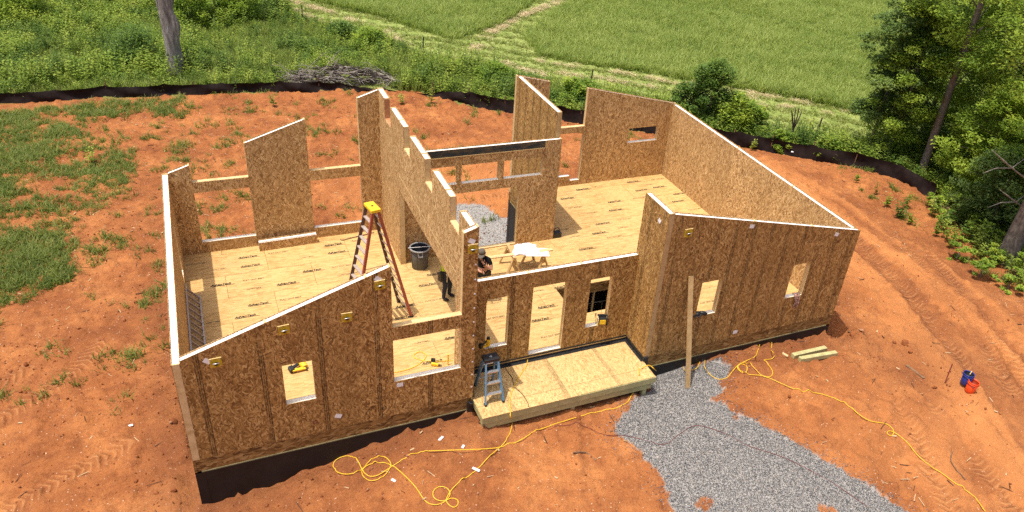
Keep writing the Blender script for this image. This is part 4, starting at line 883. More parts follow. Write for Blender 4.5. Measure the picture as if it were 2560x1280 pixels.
# twigs, chips and splinters on the clay
def chip(seed, mt, L, w): r = random.Random(seed); return MB().bar((-L/2, 0, 0), (L/2, r.uniform(-.1, .1)*L, .01), w, w*.6).mesh('chip', mt)
MT['chip'] = plain('pale_wood_chip', (.52, .38, .22), .9, .1, var=.3); MT['rootlet'] = plain('dark_rootlet', (.085, .045, .028), .9, .1, var=.4)
x, y = sample(3600, -8, 31, -7, 26); dd = poly_dist(x, y, FOOT, True); k = in_poly(x, y, DIRT) & ~in_poly(x, y, GRAVEL_F) & ~in_poly(x, y, GRAVEL_B) & ~in_poly(x, y, FOOT) & (dd > .1) & (RNG.random(len(x)) < np.clip(.15+fbm(x, y, .5, 3, 201)*1.3-.45+.5*((y > 8) & (x < 8)), 0, 1)); x, y = x[k], y[k]; n = len(x)
scatter('clay_litter', np.c_[x, y, ground_z(x, y)+.015], np.c_[RNG.normal(0, .12, n), RNG.normal(0, .12, n), RNG.uniform(0, 6.28, n)], RNG.uniform(.4, 1.25, n), RNG.integers(0, 6, n), [chip(1, 'chip', .13, .02), chip(2, 'chip', .22, .014), chip(3, 'rootlet', .35, .014), chip(4, 'rootlet', .22, .02), chip(5, 'rootlet', .18, .012), chip(6, 'chip', .09, .03)], 'wood chips and rootlets littering the clay')
# single big rocks
bigs = [((2262, 862), .30, 'largest clay lump between the timbers and the buckets'), ((2130, 838), .26, 'clay lump at the rim of the corner hole'), ((2152, 828), .22, 'clay lump just right of the corner hole'), ((2235, 858), .16, 'small clay lump left of the largest lump'), ((2276, 880), .17, 'clay lump in front of the largest lump'), ((2335, 970), .17, 'orange clay lump left of the buckets'), ((1447, 1047), .17, 'clay lump below the porch front edge'), ((1120, 1058), .22, 'clay lump at the left end of the porch'), ((437, 1055), .20, 'clay lump by the front left corner'), ((1062, 1072), .18, 'clay lump against the black foundation left of the porch')]
for i, (p, s, lb) in enumerate(bigs):
    q = G(*p); me = rock_mesh('clay_rock', 'clod', 100+i, 2, .62); o = place('clay_rock', me, None, q+Vector((0, 0, s*.16)), (random.random(), random.random(), random.random()*6)); o.scale = (s, s*.8, s*.8); tag(o, lb, 'rock', 'single clay lumps')

# ================================================================== PLANTS
def leafmat(name, stops, trans=.35, rough=.55, attr=None, geo=.25):
    m = NT(name); f = m.attr(attr) if attr else m.rnd()
    nz = m.noise(m.geo(), geo, 3, .6); f2 = m.math('ADD', m.math('MULTIPLY', f, .6), m.math('MULTIPLY', nz, .4))
    c = m.ramp(f2, stops); m.fin(c, rough, .25)
    tr = m.n('BsdfTranslucent'); mc = m.mix(.35, c, (.35, .42, .05)); m.l(mc, tr.inputs[0]); mx = m.n('MixShader'); mx.inputs[0].default_value = trans
    m.l(m.b.outputs[0], mx.inputs[1]); m.l(tr.outputs[0], mx.inputs[2]); m.l(mx.outputs[0], m.t.nodes['Material Output'].inputs['Surface']); return m.m
MT['grass'] = leafmat('green_grass', [(.2, (.10, .15, .030)), (.5, (.19, .25, .055)), (.8, (.33, .36, .10))], .5)
MT['hay'] = leafmat('tall_field_grass', [(.25, (.20, .29, .058)), (.5, (.30, .40, .088)), (.75, (.45, .51, .15))], .5, geo=.12)
MT['cut'] = leafmat('cut_grass', [(.2, (.21, .27, .055)), (.5, (.34, .40, .11)), (.8, (.52, .52, .21))], .45)
MT['straw'] = plain('dry_straw', (.60, .49, .28), .9, .1, var=.25, scale=3)
MT['weed'] = leafmat('weed_leaf', [(.2, (.17, .27, .035)), (.5, (.29, .40, .06)), (.8, (.45, .52, .10))], .5)
MT['weed_d'] = leafmat('dark_weed_leaf', [(.2, (.08, .16, .030)), (.5, (.16, .26, .048)), (.8, (.27, .36, .07))], .5)
MT['leaf'] = leafmat('tree_leaf', [(.15, (.10, .19, .024)), (.45, (.23, .36, .044)), (.75, (.42, .52, .065)), (.95, (.58, .60, .09))], .5, attr='lv')
MT['leaf_d'] = leafmat('dark_tree_leaf', [(.15, (.06, .125, .034)), (.5, (.125, .21, .055)), (.9, (.22, .30, .08))], .45, attr='lv')
MT['bush'] = leafmat('bush_leaf', [(.15, (.05, .11, .022)), (.5, (.12, .22, .038)), (.9, (.26, .36, .06))], .45, attr='lv')
MT['bark'] = plain('grey_brown_bark', (.165, .135, .112), .9, .15, var=.45, scale=6, bump=.7)
MT['twig'] = plain('bleached_branch', (.27, .235, .20), .9, .15, var=.45, scale=5, bump=.3)
MT['twig_d'] = plain('dark_branch', (.055, .042, .034), .9, .15, var=.4, scale=5)
def tuft(name, mat, seed, n=14, h=.5, spread=.18, lean=.35, w=.014):
    r = random.Random(seed); mb = MB()
    for k in range(n):
        a = r.uniform(0, 6.28); d = r.random()*spread; x, y = math.cos(a)*d, math.sin(a)*d; L = h*r.uniform(.55, 1.1); b = r.uniform(0, 6.28); ln = lean*r.uniform(.2, 1.3); ww = w*r.uniform(.7, 1.3)
        px, py = -math.sin(b)*ww, math.cos(b)*ww; dx, dy = math.cos(b)*ln*L, math.sin(b)*ln*L
        mb.quad((x-px, y-py, -.02), (x+px, y+py, -.02), (x+px*.8+dx*.35, y+py*.8+dy*.35, L*.55), (x-px*.8+dx*.35, y-py*.8+dy*.35, L*.55)); mb.quad((x-px*.8+dx*.35, y-py*.8+dy*.35, L*.55), (x+px*.8+dx*.35, y+py*.8+dy*.35, L*.55), (x+dx, y+dy, L))
    return mb.mesh(name, mat)
def weedplant(name, mat, seed, h=.8, stems=3, leaves=9, ll=.13):
    r = random.Random(seed); mb = MB()
    for s in range(stems):
        a = r.uniform(0, 6.28); lean = r.uniform(.05, .35); top = Vector((math.cos(a)*lean*h, math.sin(a)*lean*h, h*r.uniform(.7, 1.05)))
        mb.tube([(0, 0, -.02), top*.5+Vector((0, 0, .03)), top], .006, 3, False)
        for k in range(leaves):
            f = .15+.85*(k+.5)/leaves; c = top*f; b = k*2.4+r.random(); L = ll*(1.25-f*.6)*r.uniform(.8, 1.25); u = Vector((math.cos(b), math.sin(b), r.uniform(-.15, .55))).normalized(); v = Vector((-math.sin(b), math.cos(b), 0))*L*.24
            mb.quad(c, c+u*L*.5+v, c+u*L, c+u*L*.5-v)
    return mb.mesh(name, mat)
def cover(name, x, y, h, kinds, label, smin=.7, smax=1.3, idx=None):
    z = ground_z(x, y, False); n = len(x); return scatter(name, np.c_[x, y, z], rand_rot(n, False), RNG.uniform(smin, smax, n)*h, RNG.integers(0, len(kinds), n) if idx is None else idx, kinds, label)
view_far = lambda x, y: np.hypot(x-cC[0], y-cC[1])
def in_view(x, y, z=-2., mg=140):
    P = np.c_[x, y, np.full(len(x), z)]-cC; w = P@cF; u = CAM['px']+CAM['f']*(P@cR)/w; v = CAM['py']-CAM['f']*(P@cU)/w
    return (w > 0) & (u > -mg*3) & (u < 2560+mg*3) & (v > -mg*2) & (v < 1280+mg)
BRUSH = GB(850, 206); _bd = np.array(GB(955, 210))-np.array(GB(745, 210)); _bd = _bd/np.hypot(*_bd)
def off_pile(x, y): u = (x-BRUSH[0])*_bd[0]+(y-BRUSH[1])*_bd[1]; v = -(x-BRUSH[0])*_bd[1]+(y-BRUSH[1])*_bd[0]; return (np.abs(u)/3.6)**2+(np.abs(v)/1.5)**2 > 1
def over_fence(x, y): return ~in_poly(x, y, DIRT) & off_pile(x, y) & (poly_dist(x, y, FENCE_A+FENCE_B) > .25)
# tall hay
x, y = sample(140000, 0, 80, 17, 62); k = (in_poly(x, y, TALL1) | in_poly(x, y, TALL2)) & in_view(x, y); x, y = x[k], y[k]
cover('tall_field_grass', x, y, np.where(fbm(x, y, .15, 3, 5) > .5, 1., .88), [tuft('hay_tuft', 'hay', i, 10, .60, .22, .85, .018) for i in range(4)], 'tall green hay field beyond the mown strip')
# mown strip
x, y = sample(150000, -2, 70, 10, 62); k = in_poly(x, y, MOWN) & ~in_poly(x, y, TALL1) & ~in_poly(x, y, TALL2) & in_view(x, y); x, y = x[k], y[k]
row = np.sin((x*.62+y*.79)*3.6+fbm(x, y, .3, 2, 8)*3); k = RNG.random(len(x)) < .45+.5*(row > 0); x, y, row = x[k], y[k], row[k]
cover('mown_grass', x, y, np.where(row > .2, 1.1, .7), [tuft('cut_tuft', 'cut', 30+i, 12, .15, .17, .9, .016) for i in range(4)], 'short mown grass strip with swath lines')
# straw on the mown strip
STRAW = [[(680, 8), (800, 52), (900, 88), (990, 120), (1060, 150)], [(720, 2), (860, 42), (960, 80), (1020, 110)], [(1440, 0), (1350, 25), (1270, 55), (1205, 95), (1180, 130)], [(1395, 0), (1310, 40), (1230, 80), (1225, 120)], [(1330, 150), (1440, 168), (1560, 188), (1660, 205), (1730, 215)], [(1815, 218), (1890, 238), (1960, 252), (2040, 270), (2120, 280)], [(1400, 185), (1500, 200), (1640, 225)], [(1860, 232), (1900, 262), (2080, 285)], [(1250, 160), (1360, 190), (1480, 205)]]
sx, sy = [], []
for L_ in STRAW:
    P = [np.array(GB(*p)) for p in L_]
    for i in range(len(P)-1):
        n = int(np.hypot(*(P[i+1]-P[i]))*13); tt = RNG.random(n)[:, None]; q = P[i]+(P[i+1]-P[i])*tt; nn = np.abs(fbm(q[:, 0], q[:, 1], .5, 2, 15)); q += RNG.normal(0, .13, q.shape); kk = fbm(q[:, 0], q[:, 1], 1.5, 2, 19) > .47
        sx += list(q[kk, 0]); sy += list(q[kk, 1])
sx, sy = np.array(sx), np.array(sy)
def strawbit(seed):
    r = random.Random(seed); mb = MB()
    for k in range(12): c = Vector((r.gauss(0, .14), r.gauss(0, .14), r.uniform(.03, .13))); a = r.gauss(0, 1.2); d = Vector((math.cos(a), math.sin(a), r.uniform(-.2, .2)))*r.uniform(.08, .17); mb.bar(c-d, c+d, .011, .006)
    return mb.mesh('straw_wisp', 'straw')
cover('straw_swaths', sx, sy, 1., [strawbit(i) for i in range(4)], 'pale dry straw lines on the mown strip', .7, 1.5)
# weeds beyond the fence
x, y = sample(80000, -16, 36, 9, 62); mo = in_poly(x, y, MOWN); d = poly_dist(x, y, FENCE_A+FENCE_B)
k = over_fence(x, y) & ~mo & in_view(x, y) & ~((x > 29.5) & (y < 13)); x, y, d = x[k], y[k], d[k]
big = fbm(x, y, .22, 3, 91); sel = RNG.random(len(x)) < np.clip(.30+(big-.42)*2.2, .1, .9); pond_c = GB(280, 12); pk = np.hypot((x-pond_c[0])/5.4, (y-pond_c[1]-5.2)/6.) > 1.; x, y, big = x[sel & pk], y[sel & pk], big[sel & pk]
dark = fbm(x, y, .33, 3, 97) > .56; idx = np.where(dark, 4, 0)+RNG.integers(0, 4, len(x))
cover('weeds', x, y, .62+1.0*np.clip(big-.38, 0, .5), [weedplant('weed_plant_a%d' % i, 'weed', 50+i, 1.0, 4, 9, .20) for i in range(4)]+[weedplant('weed_plant_b%d' % i, 'weed_d', 60+i, 1.0, 4, 10, .19) for i in range(4)], 'waist-high leafy weeds beyond the silt fence', .6, 1.35, idx)
x, y = sample(26000, -16, 36, 9, 62); k = over_fence(x, y) & ~in_poly(x, y, MOWN) & in_view(x, y) & ~((x > 29.5) & (y < 13)) & (np.hypot((x-pond_c[0])/5.4, (y-pond_c[1]-5.2)/6.) > 1.); x, y = x[k], y[k]
k = RNG.random(len(x)) < .05+.9*np.clip((fbm(x, y, .28, 3, 151)-.50)*4, 0, 1)+.5*((x > 12) & (y < 26)); x, y = x[k], y[k]
cover('tall_weeds', x, y, 1.05+.7*np.clip(fbm(x, y, .3, 2, 157)-.3, 0, 1), [weedplant('tall_weed_%d' % i, 'weed_d' if i < 2 else 'weed', 250+i, 1.0, 3, 13, .17) for i in range(4)], 'tall upright weeds standing above the rest', .75, 1.3, np.where(fbm(x, y, .4, 2, 163) > .5, 0, 2)+RNG.integers(0, 2, len(x)))
x, y = sample(120000, -16, 36, 8, 62); k = over_fence(x, y) & ~in_poly(x, y, MOWN) & in_view(x, y) & ~((x > 30.5) & (y < 13)) & (np.hypot((x-pond_c[0])/5.2, (y-pond_c[1]-5.2)/5.8) > 1.); x, y = x[k], y[k]
cover('rough_grass', x, y, .75+.5*fbm(x, y, .4, 2, 99), [tuft('rough_tuft_%d' % i, 'hay' if i < 2 else 'grass', 70+i, 13, .55, .20, .5, .015) for i in range(4)], 'rough long grass between the weeds', .6, 1.2)
# undergrowth on the bank under the trees
x, y = sample(9000, 24, 42, -6, 15); d = poly_dist(x, y, DIRT, True); out = ~in_poly(x, y, DIRT)
k = (poly_dist(x, y, FENCE_B) > .35) & np.where(out, RNG.random(len(x)) < .55, RNG.random(len(x)) < .30*np.exp(-d/.9)*(x > 28)*(poly_dist(x, y, FENCE_B[:-1]) > 3.0)); x, y = x[k], y[k]
cover('undergrowth', x, y, .35+.75*fbm(x, y, .5, 3, 171), [weedplant('under_%d' % i, 'weed' if i % 2 else 'weed_d', 270+i, 1.0, 5, 8, .22) for i in range(4)], 'tangled green undergrowth on the bank below the right-hand trees', .5, 1.3)
# grass tufts on the clay
def patch_mask(x, y):
    u = np.zeros(len(x))
    P1 = [GB(*p) for p in [(-140, 290), (60, 285), (150, 305), (300, 380), (345, 420), (320, 480), (215, 560), (180, 640), (200, 690), (60, 760), (-160, 800)]]
    P2 = [GB(*p) for p in [(10, 262), (120, 258), (330, 250), (460, 246), (430, 285), (330, 300), (180, 292), (40, 290)]]
    P3 = [GB(*p) for p in [(30, 600), (180, 600), (180, 690), (60, 720)]]
    nz = fbm(x, y, .75, 3, 111)
    u += in_poly(x, y, P1)*np.clip((nz-.26)*5, 0, 1.5) + in_poly(x, y, P2)*(nz > .42)*.8
    lft = np.clip((4.5-x)/6, 0, 1)*np.clip((y-3)/6, 0, 1); u += lft*(fbm(x, y, 1.1, 3, 117) > .60)*.35
    u += (fbm(x, y, 1.4, 3, 123) > .69)*.30*(y > 9)*(x < 26)
    u += (x > 24)*(fbm(x, y, 1.2, 3, 129) > .60)*.5*(poly_dist(x, y, DIRT, True) < 3.5)
    return u
x, y = sample(170000, -12, 34, -8, 28); k = in_poly(x, y, DIRT) & ~in_poly(x, y, FOOT) & (poly_dist(x, y, FOOT, True) > .4) & (poly_dist(x, y, LANE) > 3.2); x, y = x[k], y[k]
k = RNG.random(len(x)) < patch_mask(x, y)*.62; x, y = x[k], y[k]
cover('site_grass', x, y, .7+.6*fbm(x, y, .9, 2, 7), [tuft('site_tuft_%d' % i, 'grass', 80+i, 12, .24, .17, 1.1, .012) for i in range(4)], 'patchy grass coming up through the clay', .5, 1.3)
# single weeds on the clay
for i, (p, h, lb) in enumerate([((1078, 258), .9, 'leafy weed standing alone on the clay behind the notched wall'), ((1880, 375), .7, 'weed in front of the silt fence behind the right wall'), ((2215, 515), .55, 'bright weed on the clay near the fence end'), ((2375, 620), .7, 'weed at the edge of the trees, largest on the clay'), ((2340, 590), .5, 'weed left of the largest edge weed'), ((2275, 560), .5, 'weed between the fence end and the house'), ((1005, 262), .6, 'weed behind the first tooth of the notched wall'), ((685, 265), .6, 'bright grassy weed left of the notched wall'), ((232, 410), .9, 'yellow-green weed in the left grass patch'), ((2140, 455), .4, 'small weed below the fence at right')]):
    q = G(*p); me = weedplant('weed', 'weed', 200+i, h, 5, 9, .17); tag(place('weed', me, None, q), lb, 'weed', 'single weeds on the clay')

# ------------------------------------------------------------------ trees
def leaf_cloud(name, centers, mat, n, size, seed, flat=.5):
    """centres: (x, y, z, radius); leaves lie in flattened sprays"""
    r = np.random.default_rng(seed); C_ = np.array(centers); wts = C_[:, 3]**2; ci = r.choice(len(C_), n, p=wts/wts.sum())
    d = r.normal(0, 1, (n, 3)); d /= np.linalg.norm(d, axis=1)[:, None]; rad = r.random(n)**.45
    p = C_[ci, :3]+d*(rad*C_[ci, 3])[:, None]*np.array([1, 1, flat]); L = size*r.uniform(.65, 1.4, n); a = r.uniform(0, 6.28, n)
    u = np.c_[np.cos(a), np.sin(a), r.normal(-.15, .42, n)]; u /= np.linalg.norm(u, axis=1)[:, None]
    v = np.c_[-np.sin(a), np.cos(a), r.normal(0, .4, n)]; v /= np.linalg.norm(v, axis=1)[:, None]
    u *= L[:, None]; v *= (L*.46)[:, None]
    V = np.stack([p-u*.5, p+v*.5, p+u*.5, p-v*.5], 1).reshape(-1, 3).astype(np.float32); F = np.arange(4*n, dtype=np.int32)
    me = bpy.data.meshes.new(name); me.vertices.add(4*n); me.vertices.foreach_set('co', V.ravel()); me.loops.add(4*n); me.loops.foreach_set('vertex_index', F)
    me.polygons.add(n); me.polygons.foreach_set('loop_start', np.arange(0, 4*n, 4, dtype=np.int32)); me.update(); me.validate()
    lv = me.attributes.new('lv', 'FLOAT', 'POINT'); tone = np.clip(r.normal(.5, .2, n)+r.normal(0, .16, len(C_))[ci], 0, 1); lv.data.foreach_set('value', np.repeat(tone, 4).astype(np.float32))
    me.materials.append(MT[mat]); return me
def tree(label, base, H, R, r0, lean=(0, 0), mat='leaf', seed=1, n=14000, low=.15, sprays=60, size=.16, cat='tree', group='trees at the right edge', off=(0, 0), name='tree'):
    rr = random.Random(seed); z0 = float(ground_z(base[0], base[1], False)); t = thing(name, label, cat, (base[0], base[1], z0), (0, 0, 0), group)
    top = Vector((lean[0]*H, lean[1]*H, H)); path = [Vector((0, 0, -.2)), Vector((0, 0, .25))]+[top*f+Vector((rr.gauss(0, .05)*H*.06, rr.gauss(0, .05)*H*.06, 0)) for f in (.25, .5, .75, 1.)]
    rad = [r0*1.5, r0*1.12, r0*.92, r0*.7, r0*.45, r0*.12]
    tr = obj('trunk', MB().tube(smooth_path(path, 5), list(np.interp(np.linspace(0, 1, 26), np.linspace(0, 1, 6), rad)), 12), 'bark', t, smooth=True)
    cs = []; mb_l = []
    for k in range(sprays):
        f = low+(1-low)*((k+rr.random())/sprays); g_ = (f-low)/(1-low); prof = max(.15, 1-abs(2*g_-.85)**2.4)**.5 if g_ < .9 else .45
        a = k*2.399+rr.random()*.8; d = R*prof*math.sqrt(rr.random()); c = top*f+Vector((math.cos(a)*d+off[0], math.sin(a)*d+off[1], rr.uniform(-.2, .3)))
        cs.append((c.x, c.y, c.z, R*rr.uniform(.19, .36)*(rr.uniform(.7, 1.7) if name == 'bush' else 1)))
        if k % 3 == 0: st = top*max(.05, f-.06); mb_l.append([st, (st+c)/2+Vector((0, 0, .15)), c])
    for L_ in mb_l: obj('limb', MB().tube(L_, [r0*.22, r0*.14, .01], 6), 'bark', tr, smooth=True)
    place('crown', leaf_cloud('crown', cs, mat, n, size, seed, .85 if name == 'bush' else .5), t); return t
tree('tall straight tree whose pale trunk shows in front of the leaves at right', GB(2300, 440), 16, 3.0, .19, (.0, .0), 'leaf', 3, 26000, .34, 70, .16)
tree('slender tree at the left end of the tree line', GB(2165, 392), 8.5, 2.0, .085, (.02, 0), 'leaf_d', 4, 19000, .25, 80, .19, off=(.3, .1))
tree('bright layered sapling at the left of the tall straight tree', GB(2212, 404), 8.0, 1.9, .07, (.02, 0), 'leaf', 5, 24000, .08, 110, .14)
tree('big tree with the flared grey trunk at the right picture edge', GB(2514, 645), 14, 3.4, .34, (.0, .0), 'leaf', 6, 24000, .50, 80, .16)
tree('broad leafy tree right of the tall straight tree', GB(2470, 425), 11, 3.2, .16, (.03, 0), 'leaf', 8, 38000, .02, 170, .15)
tree('low leafy tree filling the edge behind the fence end', GB(2425, 500), 5.5, 2.1, .10, (0, 0), 'leaf', 9, 24000, .02, 110, .14)
tree('dark tree deep behind the flared trunk', GB(2590, 480), 12, 3.6, .20, (0, 0), 'leaf_d', 10, 26000, .02, 120, .18)
tree('leafy tree at the top right corner', GB(2440, 345), 14, 4.0, .22, (0, 0), 'leaf', 11, 34000, .03, 150, .17)
tree('tree behind the slender left tree', GB(2300, 365), 10, 2.7, .12, (0, 0), 'leaf', 12, 26000, .06, 120, .16)
tree('tree beyond the right picture edge', GB(2700, 560), 13, 4.0, .25, (0, 0), 'leaf_d', 13, 18000, .02, 90, .18)
tree('low thicket tree left of the flared trunk', GB(2470, 575), 3.6, 1.9, .07, (0, 0), 'leaf_d', 14, 18000, .02, 80, .14)
tree('low leafy tree behind the flared trunk', GB(2540, 570), 5.5, 2.2, .09, (0, 0), 'leaf', 15, 20000, .02, 90, .15)
# bushes along the field
for i, (p, H_, R_b, mt, lb) in enumerate([((1765, 318), 3.3, 1.25, 'bush', 'dark round bush behind the back right corner'), ((1700, 305), 2.0, 1.0, 'bush', 'lighter bush left of the dark round bush'), ((1830, 335), 2.1, 1.1, 'leaf', 'bright shrub right of the dark round bush'), ((1880, 342), 1.5, .7, 'leaf', 'low bright shrub at the silt fence'), ((340, 175), 2.0, 1.6, 'bush', 'dark bush left of the dead trunk'), ((500, 70), 2.6, 1.8, 'leaf', 'bush in the weeds right of the dead trunk'), ((930, 130), 1.1, 1.3, 'leaf', 'bush by the mown strip above the brush pile'), ((600, 60), 2.8, 1.6, 'leaf', 'tall shrub at the top of the weeds'), ((860, 110), 1.2, 1.2, 'bush', 'shrub left of the bush above the brush pile'), ((60, 60), 2.6, 2.2, 'leaf', 'shrub at the top left corner'), ((1950, 375), .9, .6, 'leaf', 'low plant behind the fence by the bare sapling'), ((2070, 395), .9, .8, 'leaf', 'low plant behind the fence right of the post'), ((1240, 215), 1.1, 1.1, 'leaf', 'shrub behind the clay mound'), ((1440, 262), 1.4, 1.1, 'leaf', 'shrub seen between the two tall back walls')]):
    tree(lb, GB(*p), H_, R_b, .05, (0, 0), mt, 300+i, 6000 if H_ < 2.5 else 14000, .05, 36, .15, 'bush', 'bushes beyond the silt fence', name='bush')
for i, (p, h) in enumerate([((2395, 640), .7), ((2450, 690), .8), ((2480, 655), .8), ((2550, 690), 1.0), ((2360, 560), .7), ((2390, 530), .9), ((2330, 520), .6), ((2520, 720), .6), ((2430, 600), .8), ((2470, 610), .9)]):
    tree('low leafy plant number along the tree edge' if False else ['small plant below the weed at the tree edge', 'plant at the foot of the slope left of the leaning tree', 'plant just left of the leaning trunk', 'plant just right of the leaning trunk', 'plant on the bank below the fence end', 'thick plant under the low dark tree', 'plant at the fence end', 'plant at the lower right picture edge', 'plant in the shade of the low dark tree', 'plant in the shade left of the leaning tree'][i], GB(*p), h, .5, .02, (0, 0), 'leaf', 400+i, 900, .1, 12, .12, 'plant', 'plants under the trees', name='plant')
for i, (pa, pb, pc, lb) in enumerate([((2480, 375, 4.2), (2530, 420, 4.0), (2590, 465, 3.6), 'upper bare grey dead branch in front of the right trees'), ((2500, 475, 2.6), (2540, 505, 2.4), (2590, 540, 2.0), 'lower bare grey dead branch by the flared trunk')]):
    b = GB(2520, 640); P = [Vector(ray(q[0], q[1], 'y', b[1]+.2)) for q in (pa, pb, pc)]
    t = thing('dead_branch', lb, 'branch', P[2]); P = [q-P[2] for q in P]; obj('limb', MB().tube(smooth_path(P, 4), [.012]*2+[.03]*5+[.05]*2, 7), 'twig', t, smooth=True)
    obj('twig', MB().tube([P[1], P[1]+Vector((-.9, 0, .1)), P[1]+Vector((-1.4, .1, -.1))], [.025, .018, .006], 6), 'twig', t); obj('twig', MB().tube([P[1], P[1]+Vector((.8, .1, .35))], [.022, .006], 6), 'twig', t)
# dead trunk
def snag():
    b = GB(443, 196); z = float(ground_z(*b, False)); t = thing('dead_tree', 'bare grey dead tree trunk standing in the weeds', 'tree', (b[0], b[1], z)); n, rows = 28, 46; mb = MB(); H = 8.5
    for j in range(rows):
        f = j/(rows-1); zz = -.2+H*f; r = .34*(1.12-.25*f)*(1+.5*math.exp(-zz*1.6))
        for k in range(n):
            a = 2*math.pi*k/n; d = r*(1+.10*math.sin(a*3+zz*.6)+.07*math.sin(a*7+zz*1.7)+.05*(random.random()-.5))
            g = math.exp(-(((zz-3.0)/.55)**2+((a-6.0)/.5)**2))+math.exp(-(((zz-4.3)/.4)**2+((a-.2)/.5)**2))*.8; d += .22*g
            cav = math.exp(-(((zz-5.0)/.35)**2+((a-4.6)/.35)**2)); d -= .25*cav
            mb.v.append((math.cos(a)*d+.03*math.sin(zz), math.sin(a)*d, zz))
    for j in range(rows-1):
        for k in range(n): mb.f.append((j*n+k, j*n+(k+1) % n, (j+1)*n+(k+1) % n, (j+1)*n+k)); mb.m.append(0)
    m = NT('grey_dead_wood'); o = m.objc(); f1 = m.noise(m.mapping(o, sc=(5, 5, .9)), 1.6, 5, .65); f2 = m.noise(m.mapping(o, sc=(9, 9, .6)), 3, 3, .6)
    m.bump(f2, .9, .08); m.fin(m.ramp(f1, [(.32, (.13, .11, .095)), (.5, (.32, .29, .265)), (.68, (.52, .49, .46))]), .95, .1)
    obj('trunk', mb, m.m, t, smooth=True)
    for (zz, a, L) in ((6.6, .6, 1.2), (7.6, 3.4, .9)): obj('broken_limb', MB().tube([(math.cos(a)*.3, math.sin(a)*.3, zz), (math.cos(a)*(.4+L), math.sin(a)*(.4+L), zz+.6)], [.14, .07], 9), 'twig', t, smooth=True)
snag()
# brush pile
def brush():
    b = GB(850, 208); z = float(ground_z(*b, False)); t = thing('brush_pile', 'heap of bleached cut branches behind the silt fence', 'brush pile', (b[0], b[1], z)); r = random.Random(5); kinds = []
    for k in range(10):
        L = r.uniform(.8, 2.2); p = [Vector((0, 0, 0))]; d = Vector((1, 0, 0))
        for s in range(5): d = (d+Vector((0, r.gauss(0, .16), r.gauss(0, .16)))).normalized(); p.append(p[-1]+d*L/5)
        r0 = r.choice((.015, .02, .03, .05)); mb = MB().tube(p, [r0, r0*.9, r0*.8, r0*.65, r0*.5, r0*.25], 6)
        for q in (2, 3): e = p[q]+Vector((r.uniform(.2, .5), r.choice((-1, 1))*r.uniform(.2, .5), r.uniform(-.1, .3))); mb.tube([p[q], e], [r0*.5, r0*.15], 5)
        kinds.append(mb.mesh('branch', 'twig' if k % 2 else 'twig_d', True))
    e1 = np.array(GB(955, 212))-np.array(GB(745, 212)); e1 = e1/np.hypot(*e1); ang0 = math.atan2(e1[1], e1[0])
    for k in range(240):
        u = r.uniform(-1, 1); w = r.gauss(0, .5); hh = max(0, 1-abs(u)**1.6-.25*w*w)*.95*r.random()
        x = e1[0]*u*2.9-e1[1]*w*.8; y = e1[1]*u*2.9+e1[0]*w*.8; a = ang0+r.gauss(0, .75)+(math.pi if r.random() < .5 else 0)
        o = place('branch', kinds[k % 10], t, (x-.6*math.cos(a), y-.6*math.sin(a), .05+hh), (r.uniform(-.4, .4), r.gauss(0, .16), a))
    for (pa, pb, rad, mt) in (((935, 192), (1010, 217), .07, 'twig'), ((915, 182), (985, 207), .09, 'twig_d'), ((825, 198), (855, 203), .10, 'twig'), ((712, 206), (752, 192), .07, 'twig'), ((960, 205), (1040, 222), .06, 'twig')):
        A_, B_ = GB(*pa), GB(*pb); za, zb = float(ground_z(*A_, False)), float(ground_z(*B_, False)); off = Vector(t.location)
        obj('log', MB().tube([Vector((*A_, za+.25))-off, Vector((*B_, zb+.1))-off], [rad, rad*.8], 9), mt, t, smooth=True)
brush()
# field posts, bare sapling, pale rock
for i, (p, h, lb) in enumerate([((758, 60), 1.35, 'thin dark field post nearest the top, above the brush pile'), ((1057, 142), 1.35, 'thin dark field post right of the bush row'), ((1472, 232), 1.4, 'thin dark field post above the tall back right panel'), ((2036, 348), 1.2, 'leaning wooden field post right of the bare sapling')]):
    b = GB(*p); z = float(ground_z(*b, False)); t = thing('field_post', lb, 'post', (b[0], b[1], z), (0, .04*i, 0), 'field posts'); obj('shaft', MB().box(-.03, .03, -.025, .025, -.1, h), 'twig_d', t); obj('wire_clip', MB().box(-.04, .04, -.032, .032, h*.75, h*.75+.03), 'steel', t)
b = GB(1970, 372); z = float(ground_z(*b, False)); t = thing('bare_sapling', 'leafless sapling with forked twigs behind the silt fence', 'sapling', (b[0], b[1], z)); obj('stem', MB().tube([(0, 0, -.1), (0, 0, .9), (.02, 0, 1.2)], [.06, .05, .045], 8), 'twig_d', t)
for dx, dz, r0 in ((-.35, 1.1, .03), (-.12, 1.2, .03), (.12, 1.25, .03), (.38, 1.05, .03), (-.22, .9, .02)): obj('branch', MB().tube(smooth_path([(.0, 0, 1.1), (dx*.5, .05*dx, 1.1+dz*.4), (dx, .1, 1.1+dz)], 3), [r0]*6+[.006], 6), 'twig_d', t)
b = GB(1993, 385); o = place('pale_rock', rock_mesh('pale_rock', 'paper', 77, 2, .5), None, (b[0], b[1], float(ground_z(*b, False))+.22)); o.scale = (1.1, .6, .6); tag(o, 'pale rock just behind the silt fence at right', 'rock')

